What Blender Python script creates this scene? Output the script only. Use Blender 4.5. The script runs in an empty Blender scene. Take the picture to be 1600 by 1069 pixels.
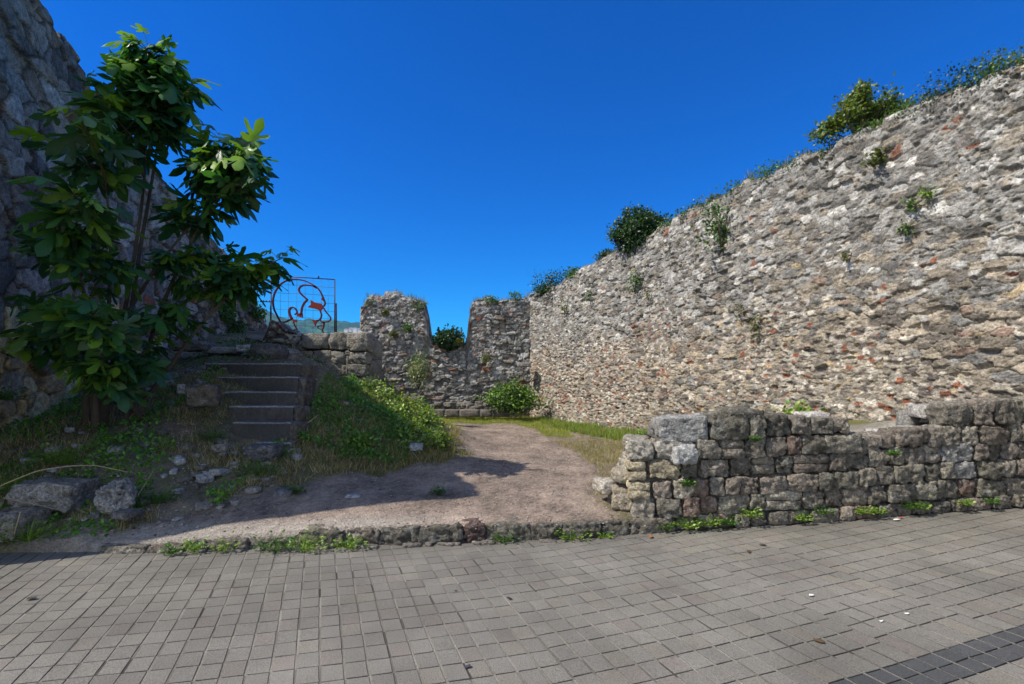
import bpy, math, random
import numpy as np
from mathutils import Vector
sc = bpy.context.scene
COL = sc.collection
H, F, HY = 1.7, 750.0, 590.0          # eye height, focal length and horizon row (photo pixels)
R = math.radians
# ------------------------------------------------------------------ camera
cam = bpy.data.cameras.new('camera'); co = bpy.data.objects.new('camera', cam); COL.objects.link(co)
co.location = (0, 0, H); co.rotation_euler = (R(90), 0, 0)
cam.sensor_width = 36; cam.lens = 36*F/1600; cam.shift_y = 55.5/1600
cam.clip_start = 0.05; cam.clip_end = 20000
sc.camera = co
# ------------------------------------------------------------------ sky, sun, exposure
SUN_EL, SUN_AZ = 50.0, math.degrees(math.atan2(-.94, -.34))
w = bpy.data.worlds.new('World'); sc.world = w; w.use_nodes = True
nt = w.node_tree; nt.nodes.clear()
out = nt.nodes.new('ShaderNodeOutputWorld'); bg = nt.nodes.new('ShaderNodeBackground')
sky = nt.nodes.new('ShaderNodeTexSky'); sky.sky_type = 'NISHITA'; sky.sun_disc = False
sky.sun_elevation = R(SUN_EL); sky.sun_rotation = R(SUN_AZ % 360)
sky.air_density = 1.0; sky.dust_density = 0.15; sky.ozone_density = 4.0; sky.altitude = 800
hs = nt.nodes.new('ShaderNodeHueSaturation'); hs.inputs['Saturation'].default_value = 1.4
hs.inputs['Hue'].default_value = 0.504
nt.links.new(sky.outputs[0], hs.inputs['Color'])
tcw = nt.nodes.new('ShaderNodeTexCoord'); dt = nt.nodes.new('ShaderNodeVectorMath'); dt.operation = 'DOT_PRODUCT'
dt.inputs[1].default_value = (math.sin(R(SUN_AZ))*.45, math.cos(R(SUN_AZ))*.45-.75, .35)       # towards the sky behind the camera, brightened and warmed as added shade fill
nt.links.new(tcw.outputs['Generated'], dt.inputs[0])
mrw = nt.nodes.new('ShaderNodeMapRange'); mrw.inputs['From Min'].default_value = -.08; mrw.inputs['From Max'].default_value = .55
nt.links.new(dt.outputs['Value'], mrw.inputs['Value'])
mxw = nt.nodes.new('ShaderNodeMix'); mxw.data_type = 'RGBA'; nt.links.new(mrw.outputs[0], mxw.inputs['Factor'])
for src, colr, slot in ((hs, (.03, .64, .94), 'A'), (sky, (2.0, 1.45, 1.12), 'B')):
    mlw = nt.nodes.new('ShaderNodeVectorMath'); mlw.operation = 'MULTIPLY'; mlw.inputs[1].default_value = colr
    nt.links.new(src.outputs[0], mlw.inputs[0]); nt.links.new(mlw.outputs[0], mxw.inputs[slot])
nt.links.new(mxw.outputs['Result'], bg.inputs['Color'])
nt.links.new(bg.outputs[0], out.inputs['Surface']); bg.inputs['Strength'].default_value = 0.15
sun = bpy.data.lights.new('sun', 'SUN'); so = bpy.data.objects.new('sun', sun); COL.objects.link(so)
sun.energy = 4.3; sun.angle = R(0.5); sun.color = (1, .93, .82)
ce = math.cos(R(SUN_EL))
sdir = Vector((math.sin(R(SUN_AZ))*ce, math.cos(R(SUN_AZ))*ce, math.sin(R(SUN_EL))))
so.rotation_euler = sdir.to_track_quat('Z', 'Y').to_euler()
sc.view_settings.view_transform = 'Standard'; sc.view_settings.look = 'None'
sc.view_settings.exposure = 0.38; sc.view_settings.gamma = 1.0
# ------------------------------------------------------------------ numpy helpers
rng = np.random.default_rng(7)
def _h(ix, iy, iz, seed):
    a = (ix.astype(np.int64)*73856093) ^ (iy.astype(np.int64)*19349663) ^ (iz.astype(np.int64)*83492791) ^ (seed*2654435761)
    a &= 0xffffffff
    a = ((a ^ (a >> 16))*0x45d9f3b) & 0xffffffff
    a = ((a ^ (a >> 16))*0x45d9f3b) & 0xffffffff
    a ^= a >> 16
    return (a & 0xffffff)/float(0xffffff)
def noise(x, y, z=0.0, seed=0):
    x = np.asarray(x, float); y = np.asarray(y, float)+np.zeros_like(x); z = np.asarray(z, float)+np.zeros_like(x)
    i, j, k = np.floor(x), np.floor(y), np.floor(z)
    fx, fy, fz = x-i, y-j, z-k
    fx = fx*fx*(3-2*fx); fy = fy*fy*(3-2*fy); fz = fz*fz*(3-2*fz)
    r = 0
    for a in (0, 1):
        for b in (0, 1):
            for c in (0, 1):
                r = r + _h(i+a, j+b, k+c, seed)*(fx if a else 1-fx)*(fy if b else 1-fy)*(fz if c else 1-fz)
    return r*2-1
def fbm(x, y, z=0.0, seed=0, o=4):
    r = 0; a = .5; f = 1.0
    for q in range(o):
        r = r + a*noise(np.asarray(x)*f, np.asarray(y)*f, np.asarray(z)*f, seed+q); a *= .5; f *= 2.03
    return r
def sstep(a, b, x):
    t = np.clip((x-a)/(b-a), 0, 1); return t*t*(3-2*t)
def lin(c):
    return tuple(((v/255)/12.92 if v/255 <= .04045 else ((v/255+.055)/1.055)**2.4) for v in c)
def tag(o, label=None, cat=None, group=None, kind=None):
    if label: o['label'] = label
    if cat: o['category'] = cat
    if group: o['group'] = group
    if kind: o['kind'] = kind
    return o
def mesh_np(name, V, loops, sizes, mat, col=None, parent=None, smooth=True):
    me = bpy.data.meshes.new(name)
    V = np.asarray(V, np.float32); loops = np.asarray(loops, np.int32).ravel(); sizes = np.asarray(sizes, np.int32)
    me.vertices.add(len(V)); me.vertices.foreach_set('co', V.ravel())
    me.loops.add(len(loops)); me.loops.foreach_set('vertex_index', loops)
    me.polygons.add(len(sizes)); st = np.concatenate([[0], np.cumsum(sizes)[:-1]]).astype(np.int32)
    me.polygons.foreach_set('loop_start', st); me.polygons.foreach_set('loop_total', sizes)
    me.polygons.foreach_set('use_smooth', np.full(len(sizes), bool(smooth)))
    me.update(calc_edges=True)
    if col is not None:
        ca = me.color_attributes.new('Col', 'FLOAT_COLOR', 'POINT')
        c4 = np.ones((len(V), 4), np.float32); c4[:, :3] = col; ca.data.foreach_set('color', c4.ravel())
    me.materials.append(mat)
    o = bpy.data.objects.new(name, me); COL.objects.link(o)
    if parent: o.parent = parent
    return o
class MB:
    """collects vertices / polygons / colours for ONE mesh"""
    def __init__(s): s.V = []; s.L = []; s.S = []; s.C = []; s.n = 0
    def add(s, V, faces, col=(1, 1, 1)):
        V = np.asarray(V, float).reshape(-1, 3); s.V.append(V)
        for f in faces: s.L.extend([i+s.n for i in f]); s.S.append(len(f))
        c = np.zeros((len(V), 3)); c[:] = col; s.C.append(c); s.n += len(V)
    def addnp(s, V, loops, sizes, col):
        s.V.append(V); s.L.extend((np.asarray(loops)+s.n).tolist()); s.S.extend(list(sizes))
        c = np.zeros((len(V), 3)); c[:] = col; s.C.append(c); s.n += len(V)
    def tube(s, pts, rad, k=6, col=(1, 1, 1)):
        pts = np.asarray(pts, float); n = len(pts)
        rad = np.broadcast_to(np.asarray(rad, float), (n,))
        T = np.gradient(pts, axis=0); T /= np.linalg.norm(T, axis=1)[:, None]+1e-9
        up = np.array([0, 0, 1.0]) if abs(T[0, 2]) < .9 else np.array([1.0, 0, 0])
        V = []
        for i in range(n):
            a = np.cross(T[i], up); a /= np.linalg.norm(a)+1e-9; b = np.cross(T[i], a); up = -b if False else up
            for q in range(k):
                t = 2*math.pi*q/k; V.append(pts[i]+rad[i]*(a*math.cos(t)+b*math.sin(t)))
        Fs = []
        for i in range(n-1):
            for q in range(k): Fs.append((i*k+q, i*k+(q+1) % k, (i+1)*k+(q+1) % k, (i+1)*k+q))
        Fs.append(tuple(range(k))[::-1]); Fs.append(tuple((n-1)*k+q for q in range(k)))
        s.add(V, Fs, col)
    def box(s, c, d, col=(1, 1, 1), rz=0):
        c = np.asarray(c, float); V = []
        for x in (-.5, .5):
            for y in (-.5, .5):
                for z in (-.5, .5):
                    px, py = x*d[0], y*d[1]
                    V.append((c[0]+px*math.cos(rz)-py*math.sin(rz), c[1]+px*math.sin(rz)+py*math.cos(rz), c[2]+z*d[2]))
        s.add(V, [(0, 1, 3, 2), (4, 6, 7, 5), (0, 4, 5, 1), (2, 3, 7, 6), (0, 2, 6, 4), (1, 5, 7, 3)], col)
    def build(s, name, mat, parent=None, smooth=True):
        return mesh_np(name, np.concatenate(s.V), s.L, s.S, mat, np.concatenate(s.C), parent, smooth)
def empty(name, loc=(0, 0, 0)):
    o = bpy.data.objects.new(name, None); COL.objects.link(o); o.location = loc; o.empty_display_size = .2
    return o
def kid(o, root):
    o.parent = root; o.matrix_parent_inverse = root.matrix_basis.inverted() if False else o.matrix_parent_inverse
    o.location = tuple(-Vector(root.location)); return o
# ------------------------------------------------------------------ materials
def material(name, rough=.9, nscale=40, nstr=.25, bump=.4, bdist=.01, bscale=None, trans=0.0, spec=.3, coarse=0.0, metal=0.0, pits=0.0, pscale=70):
    m = bpy.data.materials.new(name); m.use_nodes = True; t = m.node_tree; N = t.nodes; Lk = t.links
    p = N['Principled BSDF']; p.inputs['Roughness'].default_value = rough; p.inputs['Specular IOR Level'].default_value = spec
    p.inputs['Metallic'].default_value = metal
    at = N.new('ShaderNodeVertexColor'); at.layer_name = 'Col'
    tc = N.new('ShaderNodeTexCoord')
    nz = N.new('ShaderNodeTexNoise'); nz.inputs['Scale'].default_value = nscale; nz.inputs['Detail'].default_value = 8; nz.inputs['Roughness'].default_value = .7
    Lk.new(tc.outputs['Object'], nz.inputs['Vector'])
    mr = N.new('ShaderNodeMapRange'); mr.inputs['From Min'].default_value = .25; mr.inputs['From Max'].default_value = .75
    mr.inputs['To Min'].default_value = 1-nstr; mr.inputs['To Max'].default_value = 1+nstr
    Lk.new(nz.outputs['Fac'], mr.inputs['Value'])
    mx = N.new('ShaderNodeVectorMath'); mx.operation = 'SCALE'
    Lk.new(at.outputs['Color'], mx.inputs[0]); Lk.new(mr.outputs[0], mx.inputs['Scale'])
    last = mx.outputs[0]
    if coarse:
        n2 = N.new('ShaderNodeTexNoise'); n2.inputs['Scale'].default_value = 1.3; n2.inputs['Detail'].default_value = 5
        Lk.new(tc.outputs['Object'], n2.inputs['Vector'])
        m2 = N.new('ShaderNodeMapRange'); m2.inputs['From Min'].default_value = .3; m2.inputs['From Max'].default_value = .7
        m2.inputs['To Min'].default_value = 1-coarse; m2.inputs['To Max'].default_value = 1+coarse
        Lk.new(n2.outputs['Fac'], m2.inputs['Value'])
        x2 = N.new('ShaderNodeVectorMath'); x2.operation = 'SCALE'; Lk.new(last, x2.inputs[0]); Lk.new(m2.outputs[0], x2.inputs['Scale']); last = x2.outputs[0]
    pf = None
    if pits:
        pn = N.new('ShaderNodeTexNoise'); pn.inputs['Scale'].default_value = pscale; pn.inputs['Detail'].default_value = 4; pn.inputs['Roughness'].default_value = .65; pn.inputs['Distortion'].default_value = .6
        Lk.new(tc.outputs['Object'], pn.inputs['Vector'])
        m3 = N.new('ShaderNodeMapRange'); m3.inputs['From Min'].default_value = .36; m3.inputs['From Max'].default_value = .50; m3.inputs['To Min'].default_value = 1-pits; m3.inputs['To Max'].default_value = 1
        Lk.new(pn.outputs['Fac'], m3.inputs['Value']); pf = m3
        x4 = N.new('ShaderNodeVectorMath'); x4.operation = 'SCALE'; Lk.new(last, x4.inputs[0]); Lk.new(m3.outputs[0], x4.inputs['Scale']); last = x4.outputs[0]
    Lk.new(last, p.inputs['Base Color'])
    if bump:
        nb = N.new('ShaderNodeTexNoise'); nb.inputs['Scale'].default_value = bscale or nscale*1.3; nb.inputs['Detail'].default_value = 6
        Lk.new(tc.outputs['Object'], nb.inputs['Vector'])
        bp = N.new('ShaderNodeBump'); bp.inputs['Strength'].default_value = bump; bp.inputs['Distance'].default_value = bdist
        Lk.new(nb.outputs['Fac'], bp.inputs['Height']); Lk.new(bp.outputs[0], p.inputs['Normal'])
        if pf:
            b2 = N.new('ShaderNodeBump'); b2.inputs['Strength'].default_value = 1; b2.inputs['Distance'].default_value = bdist*.6; Lk.new(pf.outputs[0], b2.inputs['Height']); Lk.new(bp.outputs[0], b2.inputs['Normal']); Lk.new(b2.outputs[0], p.inputs['Normal'])
    if trans:
        tr = N.new('ShaderNodeBsdfTranslucent'); ms = N.new('ShaderNodeMixShader'); ms.inputs[0].default_value = trans
        x3 = N.new('ShaderNodeVectorMath'); x3.operation = 'MULTIPLY'; x3.inputs[1].default_value = (1.5, 1.6, .5)
        Lk.new(last, x3.inputs[0]); Lk.new(x3.outputs[0], tr.inputs['Color'])
        Lk.new(p.outputs[0], ms.inputs[1]); Lk.new(tr.outputs[0], ms.inputs[2])
        Lk.new(ms.outputs[0], N['Material Output'].inputs['Surface'])
    return m
M_RUB = material('rubble_masonry', .92, 26, .45, .8, .02, 34, coarse=.12, pits=.35, pscale=48)
M_ROCK = material('dark_volcanic_stone', .95, 34, .5, 1, .03, 26, coarse=.2, pits=.32, pscale=42)
M_PAVE = material('concrete_paver', .88, 170, .6, .9, .006, 150, coarse=.2, pits=.3, pscale=120)
M_GROUND = material('trodden_earth', .97, 36, .4, 1, .02, 55, coarse=.14, pits=.3, pscale=80)
M_CONC = material('old_concrete', .9, 30, .35, .6, .01, coarse=.25)
M_LEAF = material('leaf', .42, 30, .2, 0, trans=.3, spec=.5)
M_FIG = material('fig_leaf', .40, 18, .2, .25, .004, 60, trans=.33, spec=.55)
M_GRASS = material('grass', .6, 20, .15, 0, trans=.3)
M_BARK = material('bark', .9, 40, .35, .6, .006)
M_RUST = material('rusted_red_steel', .6, 60, .4, .2, .001)
M_METAL = material('dark_painted_steel', .5, 60, .2, 0)
M_HILL = material('wooded_hill', 1, .012, .45, .8, 14, .03)
M_WHITE = material('white_render', .8, 5, .05, 0)
# ------------------------------------------------------------------ scattering of small templates
def quat_frames(d, nrm):
    d = d/np.linalg.norm(d, axis=1)[:, None]
    x = np.cross(d, nrm); x /= np.linalg.norm(x, axis=1)[:, None]+1e-9
    z = np.cross(x, d)
    return np.stack([x, d, z], axis=2)              # columns: local x, y(tip), z(normal)
def scatter(mb, tmpl, pos, d, nrm, scale, col):
    V, faces = tmpl; V = np.asarray(V, float); n = len(pos)
    if n == 0: return
    Rm = quat_frames(np.asarray(d, float), np.asarray(nrm, float))
    scale = np.broadcast_to(np.asarray(scale, float), (n,))
    W = np.einsum('nij,kj->nki', Rm, V)*scale[:, None, None]+np.asarray(pos)[:, None, :]
    k = len(V); fl = np.concatenate([np.asarray(f) for f in faces]); fs = [len(f) for f in faces]
    loops = (fl[None, :]+(np.arange(n)*k)[:, None]).ravel(); sizes = fs*n
    c = np.repeat(np.broadcast_to(np.asarray(col, float), (n, 3)), k, axis=0)
    mb.addnp(W.reshape(-1, 3), loops, sizes, c)
LEAF = (np.array([(0, 0, 0), (.28, .3, -.06), (.3, .6, -.06), (0, 1, -.12), (-.3, .6, -.06), (-.28, .3, -.06), (0, .5, .05)]),
        [(0, 1, 6), (1, 2, 6), (2, 3, 6), (3, 4, 6), (4, 5, 6), (5, 0, 6)])
LEAF4 = (np.array([(0, 0, 0), (.3, .5, -.08), (0, 1, -.05), (-.3, .5, -.08)]), [(0, 1, 2), (0, 2, 3)])
BLADE = (np.array([(-.03, 0, 0), (.03, 0, 0), (.022, .5, .04), (-.022, .5, .04), (0, 1, .2)]), [(0, 1, 2, 3), (3, 2, 4)])
_half = [(.10, -.09), (.30, -.10), (.44, .02), (.42, .13), (.17, .18), (.34, .34), (.54, .50), (.60, .66), (.45, .64), (.26, .48), (.11, .40), (.17, .62), (.20, .82), (.12, .97), (0, 1.1)]
def fig_leaf():
    V = [(0, 0), (0, .22), (0, .48), (0, .75)]; n0 = 4
    Rr = _half; Ls = [(-x, y) for x, y in _half[:-1]]
    V += Rr+Ls; Z = [(x, y, -.30*abs(x)-.22*y*y+.05*math.sin(9*x+5*y)) for x, y in V]
    r = list(range(4, 4+len(Rr))); tip = r[-1]; l = list(range(4+len(Rr), 4+len(Rr)+len(Ls)))
    fs = [(0, r[0], r[1], r[2], r[3], r[4], 1), (1, r[4], r[5], r[6], r[7], r[8], r[9], r[10], 2), (2, r[10], r[11], r[12], 3), (3, r[12], r[13], tip)]
    fs += [(1, l[4], l[3], l[2], l[1], l[0], 0), (2, l[10], l[9], l[8], l[7], l[6], l[5], l[4], 1), (3, l[12], l[11], l[10], 2), (tip, l[13], l[12], 3)]
    return (np.array(Z), fs)
FIG = fig_leaf()
def pal(cols, n, var=.2, r=rng):
    c = np.array(cols)[r.integers(0, len(cols), n)]; return c*(1+var*(r.random((n, 1))*2-1))
G_BRIGHT = [(.15, .26, .03), (.20, .31, .04), (.10, .20, .025), (.25, .33, .07)]
G_MID = [(.065, .14, .022), (.09, .18, .03), (.05, .11, .02)]
G_DARK = [(.022, .055, .015), (.03, .07, .02), (.04, .08, .02)]
G_OLIVE = [(.10, .13, .03), (.14, .16, .04), (.07, .10, .02), (.17, .13, .05)]
G_DRY = [(.36, .29, .14), (.28, .22, .11), (.42, .36, .2), (.22, .18, .09)]
# ------------------------------------------------------------------ plan of the ground
KX = np.array([-14, -8, -4.89, -4.0, -3.13, -1.91, -.65, .667, 1.35, 2.0, 5.74, 8, 14])
KY = np.array([4.30, 4.42, 4.586, 4.62, 4.69, 4.775, 4.90, 5.0, 5.05, 5.06, 5.38, 5.65, 6.4])
def Yk(x): return np.interp(x, KX, KY)
def Zp(x): return .04*np.maximum(0, np.asarray(x, float)-.2)
CP = np.array([(x, Yk(x)+.12, z) for x, z in ((-14, .0), (-8, .1), (-6, .08), (-5, .05), (-4, .07), (-3.1, .12), (-1.9, .18), (-.65, .2), (.67, .2), (1.3, .2), (2, .3), (4, .4), (6, .5), (10, .6))] +
 [(-3.2, 5.2, .26), (-1.5, 5.6, .27), (.3, 5.8, .24), (1.0, 6.5, .24), (.6, 8.6, .22), (0, 12, .17), (-.2, 16.6, .15), (-1, 21, .15), (1.1, 20, .15), (2, 17, .15), (3.3, 13, .15),
  (2.5, 9.5, .18), (1.5, 7, .25), (1.9, 6, .5), (2.6, 6, .8), (4.0, 6.2, 1.0), (5.6, 5.9, 1.15), (3.6, 8.5, .5), (4.6, 8.0, .85), (5.3, 7.0, 1.05), (7, 7, 1.1), (8, 12, .6), (6, 18, .3), (9, 22, .3),
  (-6.6, 6.2, 1.0), (-6.0, 5.2, .5), (-6.9, 7.0, 1.15), (-7.3, 8.3, 1.5), (-8, 5, .4), (-5.6, 6.8, 1.12), (-4.8, 6.0, .82), (-5.0, 5.3, .42), (-3.7, 5.6, .40), (-3.55, 6.2, .58), (-3.1, 6.75, .66),
  (-2.7, 6.3, .42), (-1.85, 6.9, .32), (-2.33, 7.0, .45), (-3.1, 7.2, .85), (-2.95, 8.0, 1.1), (-3.2, 9.2, 1.42), (-2.6, 9.5, 1.12), (-2.2, 8.5, .85), (-1.6, 7.8, .5), (-1.35, 8.8, .45), (-1.75, 10, .75), (-2.2, 10.6, 1.0), (-3.6, 10.8, 1.42),
  (-.7, 9.5, .25), (-.8, 11, .25), (-1.8, 12.2, .5), (-2.8, 13, .5), (-3.3, 16, .35), (-2.6, 18, .3), (-4.4, 16.5, .4), (-3.4, 8.1, 1.45), (-3.45, 8.8, 1.8),
  (-3.6, 7.0, .72), (-4.1, 7.0, .86), (-3.9, 7.6, 1.12), (-4.4, 7.7, 1.4), (-4.0, 8.15, 1.5), (-4.9, 8.0, 1.72), (-4.3, 8.7, 1.90), (-5.2, 8.6, 1.95), (-4.2, 10, 2.1), (-5.4, 10, 2.25), (-6.6, 9.5, 2.0), (-5.2, 7.3, 1.3), (-6.0, 8.0, 1.55),
  (-4.6, 11.6, 2.2), (-6.2, 12, 2.62), (-7.9, 12, 2.6), (-7.5, 15, 3.1), (-5.2, 14, 2.35), (-5.6, 17, 2.3), (-8.5, 18, 3.1), (-12, 12, 2.6), (-14, 8, 1), (-12, 20, 2.5), (-6, 22, 2.0), (0, 24, .0), (8, 24, .0), (14, 12, .3), (14, 24, 0)])
def _solve(P):
    d = np.linalg.norm(P[:, None, :2]-P[None, :, :2], axis=2); n = len(P)
    A = np.zeros((n+1, n+1)); A[:n, :n] = d-np.eye(n)*.02; A[:n, n] = 1; A[n, :n] = 1
    return np.linalg.solve(A, np.append(P[:, 2], 0))
CW = _solve(CP)
def Zsmooth(x, y):
    x = np.atleast_1d(np.asarray(x, float)); y = np.atleast_1d(np.asarray(y, float)); sh = x.shape
    x = x.ravel(); y = y.ravel(); r = np.full(len(x), CW[-1])
    for q in range(len(CP)): r += CW[q]*np.sqrt((x-CP[q, 0])**2+(y-CP[q, 1])**2+.01)
    return r.reshape(sh)
PL = np.array([(4.6, -4.4), (4.9, -4.0), (5.3, -3.3), (5.8, -2.9), (6.3, -2.5), (6.9, -1.8), (7.6, -1.15), (9, -.85), (12, -1.35), (16, -2.3), (19, -3.0), (30, -3)])
PR = np.array([(4.6, 1.3), (4.9, 1.25), (5.9, 1.05), (7.2, 1.36), (9, 1.5), (12, 1.2), (16, .45), (19, .0), (30, -.2)])
def pathmask(x, y):
    n = .28*fbm(x*1.3, y*1.3, 0, 5)+.12*fbm(x*6, y*6, 0, 9)
    a = np.interp(y, PL[:, 0], PL[:, 1]); b = np.interp(y, PR[:, 0], PR[:, 1])
    return sstep(-.12, .22, x-a+n)*sstep(-.12, .22, b-x+n)*sstep(17.6, 15.2, y+.5*n)
LFX = [1.1, 1.5, 2.0, 5.74, 8.2, 9.5, 14]; LFY = [5.2, 5.12, 5.10, 5.42, 5.75, 6.1, 6.9]
def Z(x, y):
    x = np.atleast_1d(np.asarray(x, float)); y = np.atleast_1d(np.asarray(y, float))
    pm = pathmask(x, y); z = Zsmooth(x, y)
    rough = 1-pm
    z = z+(.02+.07*rough)*fbm(x*1.7, y*1.7, 0, 21)+(.006+.03*rough)*fbm(x*8, y*8, 0, 31)+.004*fbm(x*30, y*30, 0, 37)
    front = sstep(.34, .2, y-np.interp(x, LFX, LFY))*sstep(1.3, 1.6, x)      # the raised ground stops behind the low wall
    return z+(Zp(x)-.03-z)*front
# ------------------------------------------------------------------ the ground and the path
def build_ground():
    xs = np.concatenate([np.arange(-16, -7.5, .25), np.arange(-7.5, 4, .022), np.arange(4, 16.01, .25)])
    dy = [0]; s = .022
    while dy[-1] < 22: dy.append(dy[-1]+s); s = min(s*1.012, .35)
    dy = np.array(dy)
    X, D = np.meshgrid(xs, dy); Y = Yk(X)+.04+D; Zg = Z(X, Y)
    Zg -= .25*sstep(.05, 0, D)
    pm = pathmask(X, Y)
    n1 = fbm(X*2.2, Y*2.2, 0, 51); n2 = fbm(X*9, Y*9, 0, 52); n3 = fbm(X*28, Y*28, 0, 53)
    path = np.array((.265, .215, .18)); soil = np.array((.21, .17, .125)); grs = np.array((.10, .105, .035)); dry = np.array((.34, .28, .17))
    c = soil+(dry-soil)*sstep(-.1, .35, n1+.5*n2)[..., None]*.55
    g = sstep(0, .3, fbm(X*1.1, Y*1.1, 0, 54)+.4*n2+.1)[..., None]
    c = c+(grs-c)*g*.6
    rw = sstep(1.3, .3, np.abs(X-np.interp(Y, [5.76, 13, 18.5, 20, 23.3], [6.1, 3.57, .86, .12, -1.5]))) + sstep(15, 17, Y)
    gy = np.array((.17, .17, .05)); c = c+(gy-c)*np.clip(rw, 0, 1)[..., None]*.8
    n4 = fbm(X*60, Y*60, 0, 55, 2); ruts = fbm(X*5, Y*1.2, 0, 56); pc = path*(1+.4*n1+.35*n2+.4*n3+.5*n4+.35*ruts)[..., None]*np.array((1.04, 1, .94))
    c = c*(1+.3*n3)[..., None]
    c = c+(pc-c)*pm[..., None]
    fill = (sstep(1.4, 2.2, X)*sstep(1.6, .9, Y-np.interp(X, LFX, LFY)))[..., None]; c = c+(np.array((.34, .31, .26))*(1+.5*n3+.3*n2)[..., None]-c)*fill
    c = np.clip(c, .02, 1)
    # strip of grit and plaster remains beside the kerb
    k = (sstep(.45, .1, D)*sstep(-5.0, -3.6, X)*sstep(-.2, -1.6, X))[..., None]; c = c+(np.array((.40, .36, .31))*(1+.3*n3)[..., None]-c)*k*.75
    V = np.stack([X, Y, Zg], 2).reshape(-1, 3); Cc = c.reshape(-1, 3)
    ny, nx = X.shape; idx = np.arange(ny*nx).reshape(ny, nx)
    Q = np.stack([idx[:-1, :-1], idx[:-1, 1:], idx[1:, 1:], idx[1:, :-1]], 2).reshape(-1, 4)
    pq = pm[:-1, :-1].reshape(-1) > .5
    for nm, sel in (('ground', ~pq), ('path', pq)):
        q = Q[sel]; used, inv = np.unique(q, return_inverse=True)
        o = mesh_np(nm, V[used], inv.ravel(), np.full(len(q), 4), M_GROUND, Cc[used], smooth=True)
        tag(o, kind='structure')
    far = MB(); S = 6000
    far.add([(-S, -S, -.45), (S, -S, -.45), (S, S, -.45), (-S, S, -.45)], [(0, 1, 2, 3)], (.08, .10, .05))
    tag(far.build('terrain', M_HILL), kind='structure')
build_ground()
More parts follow.
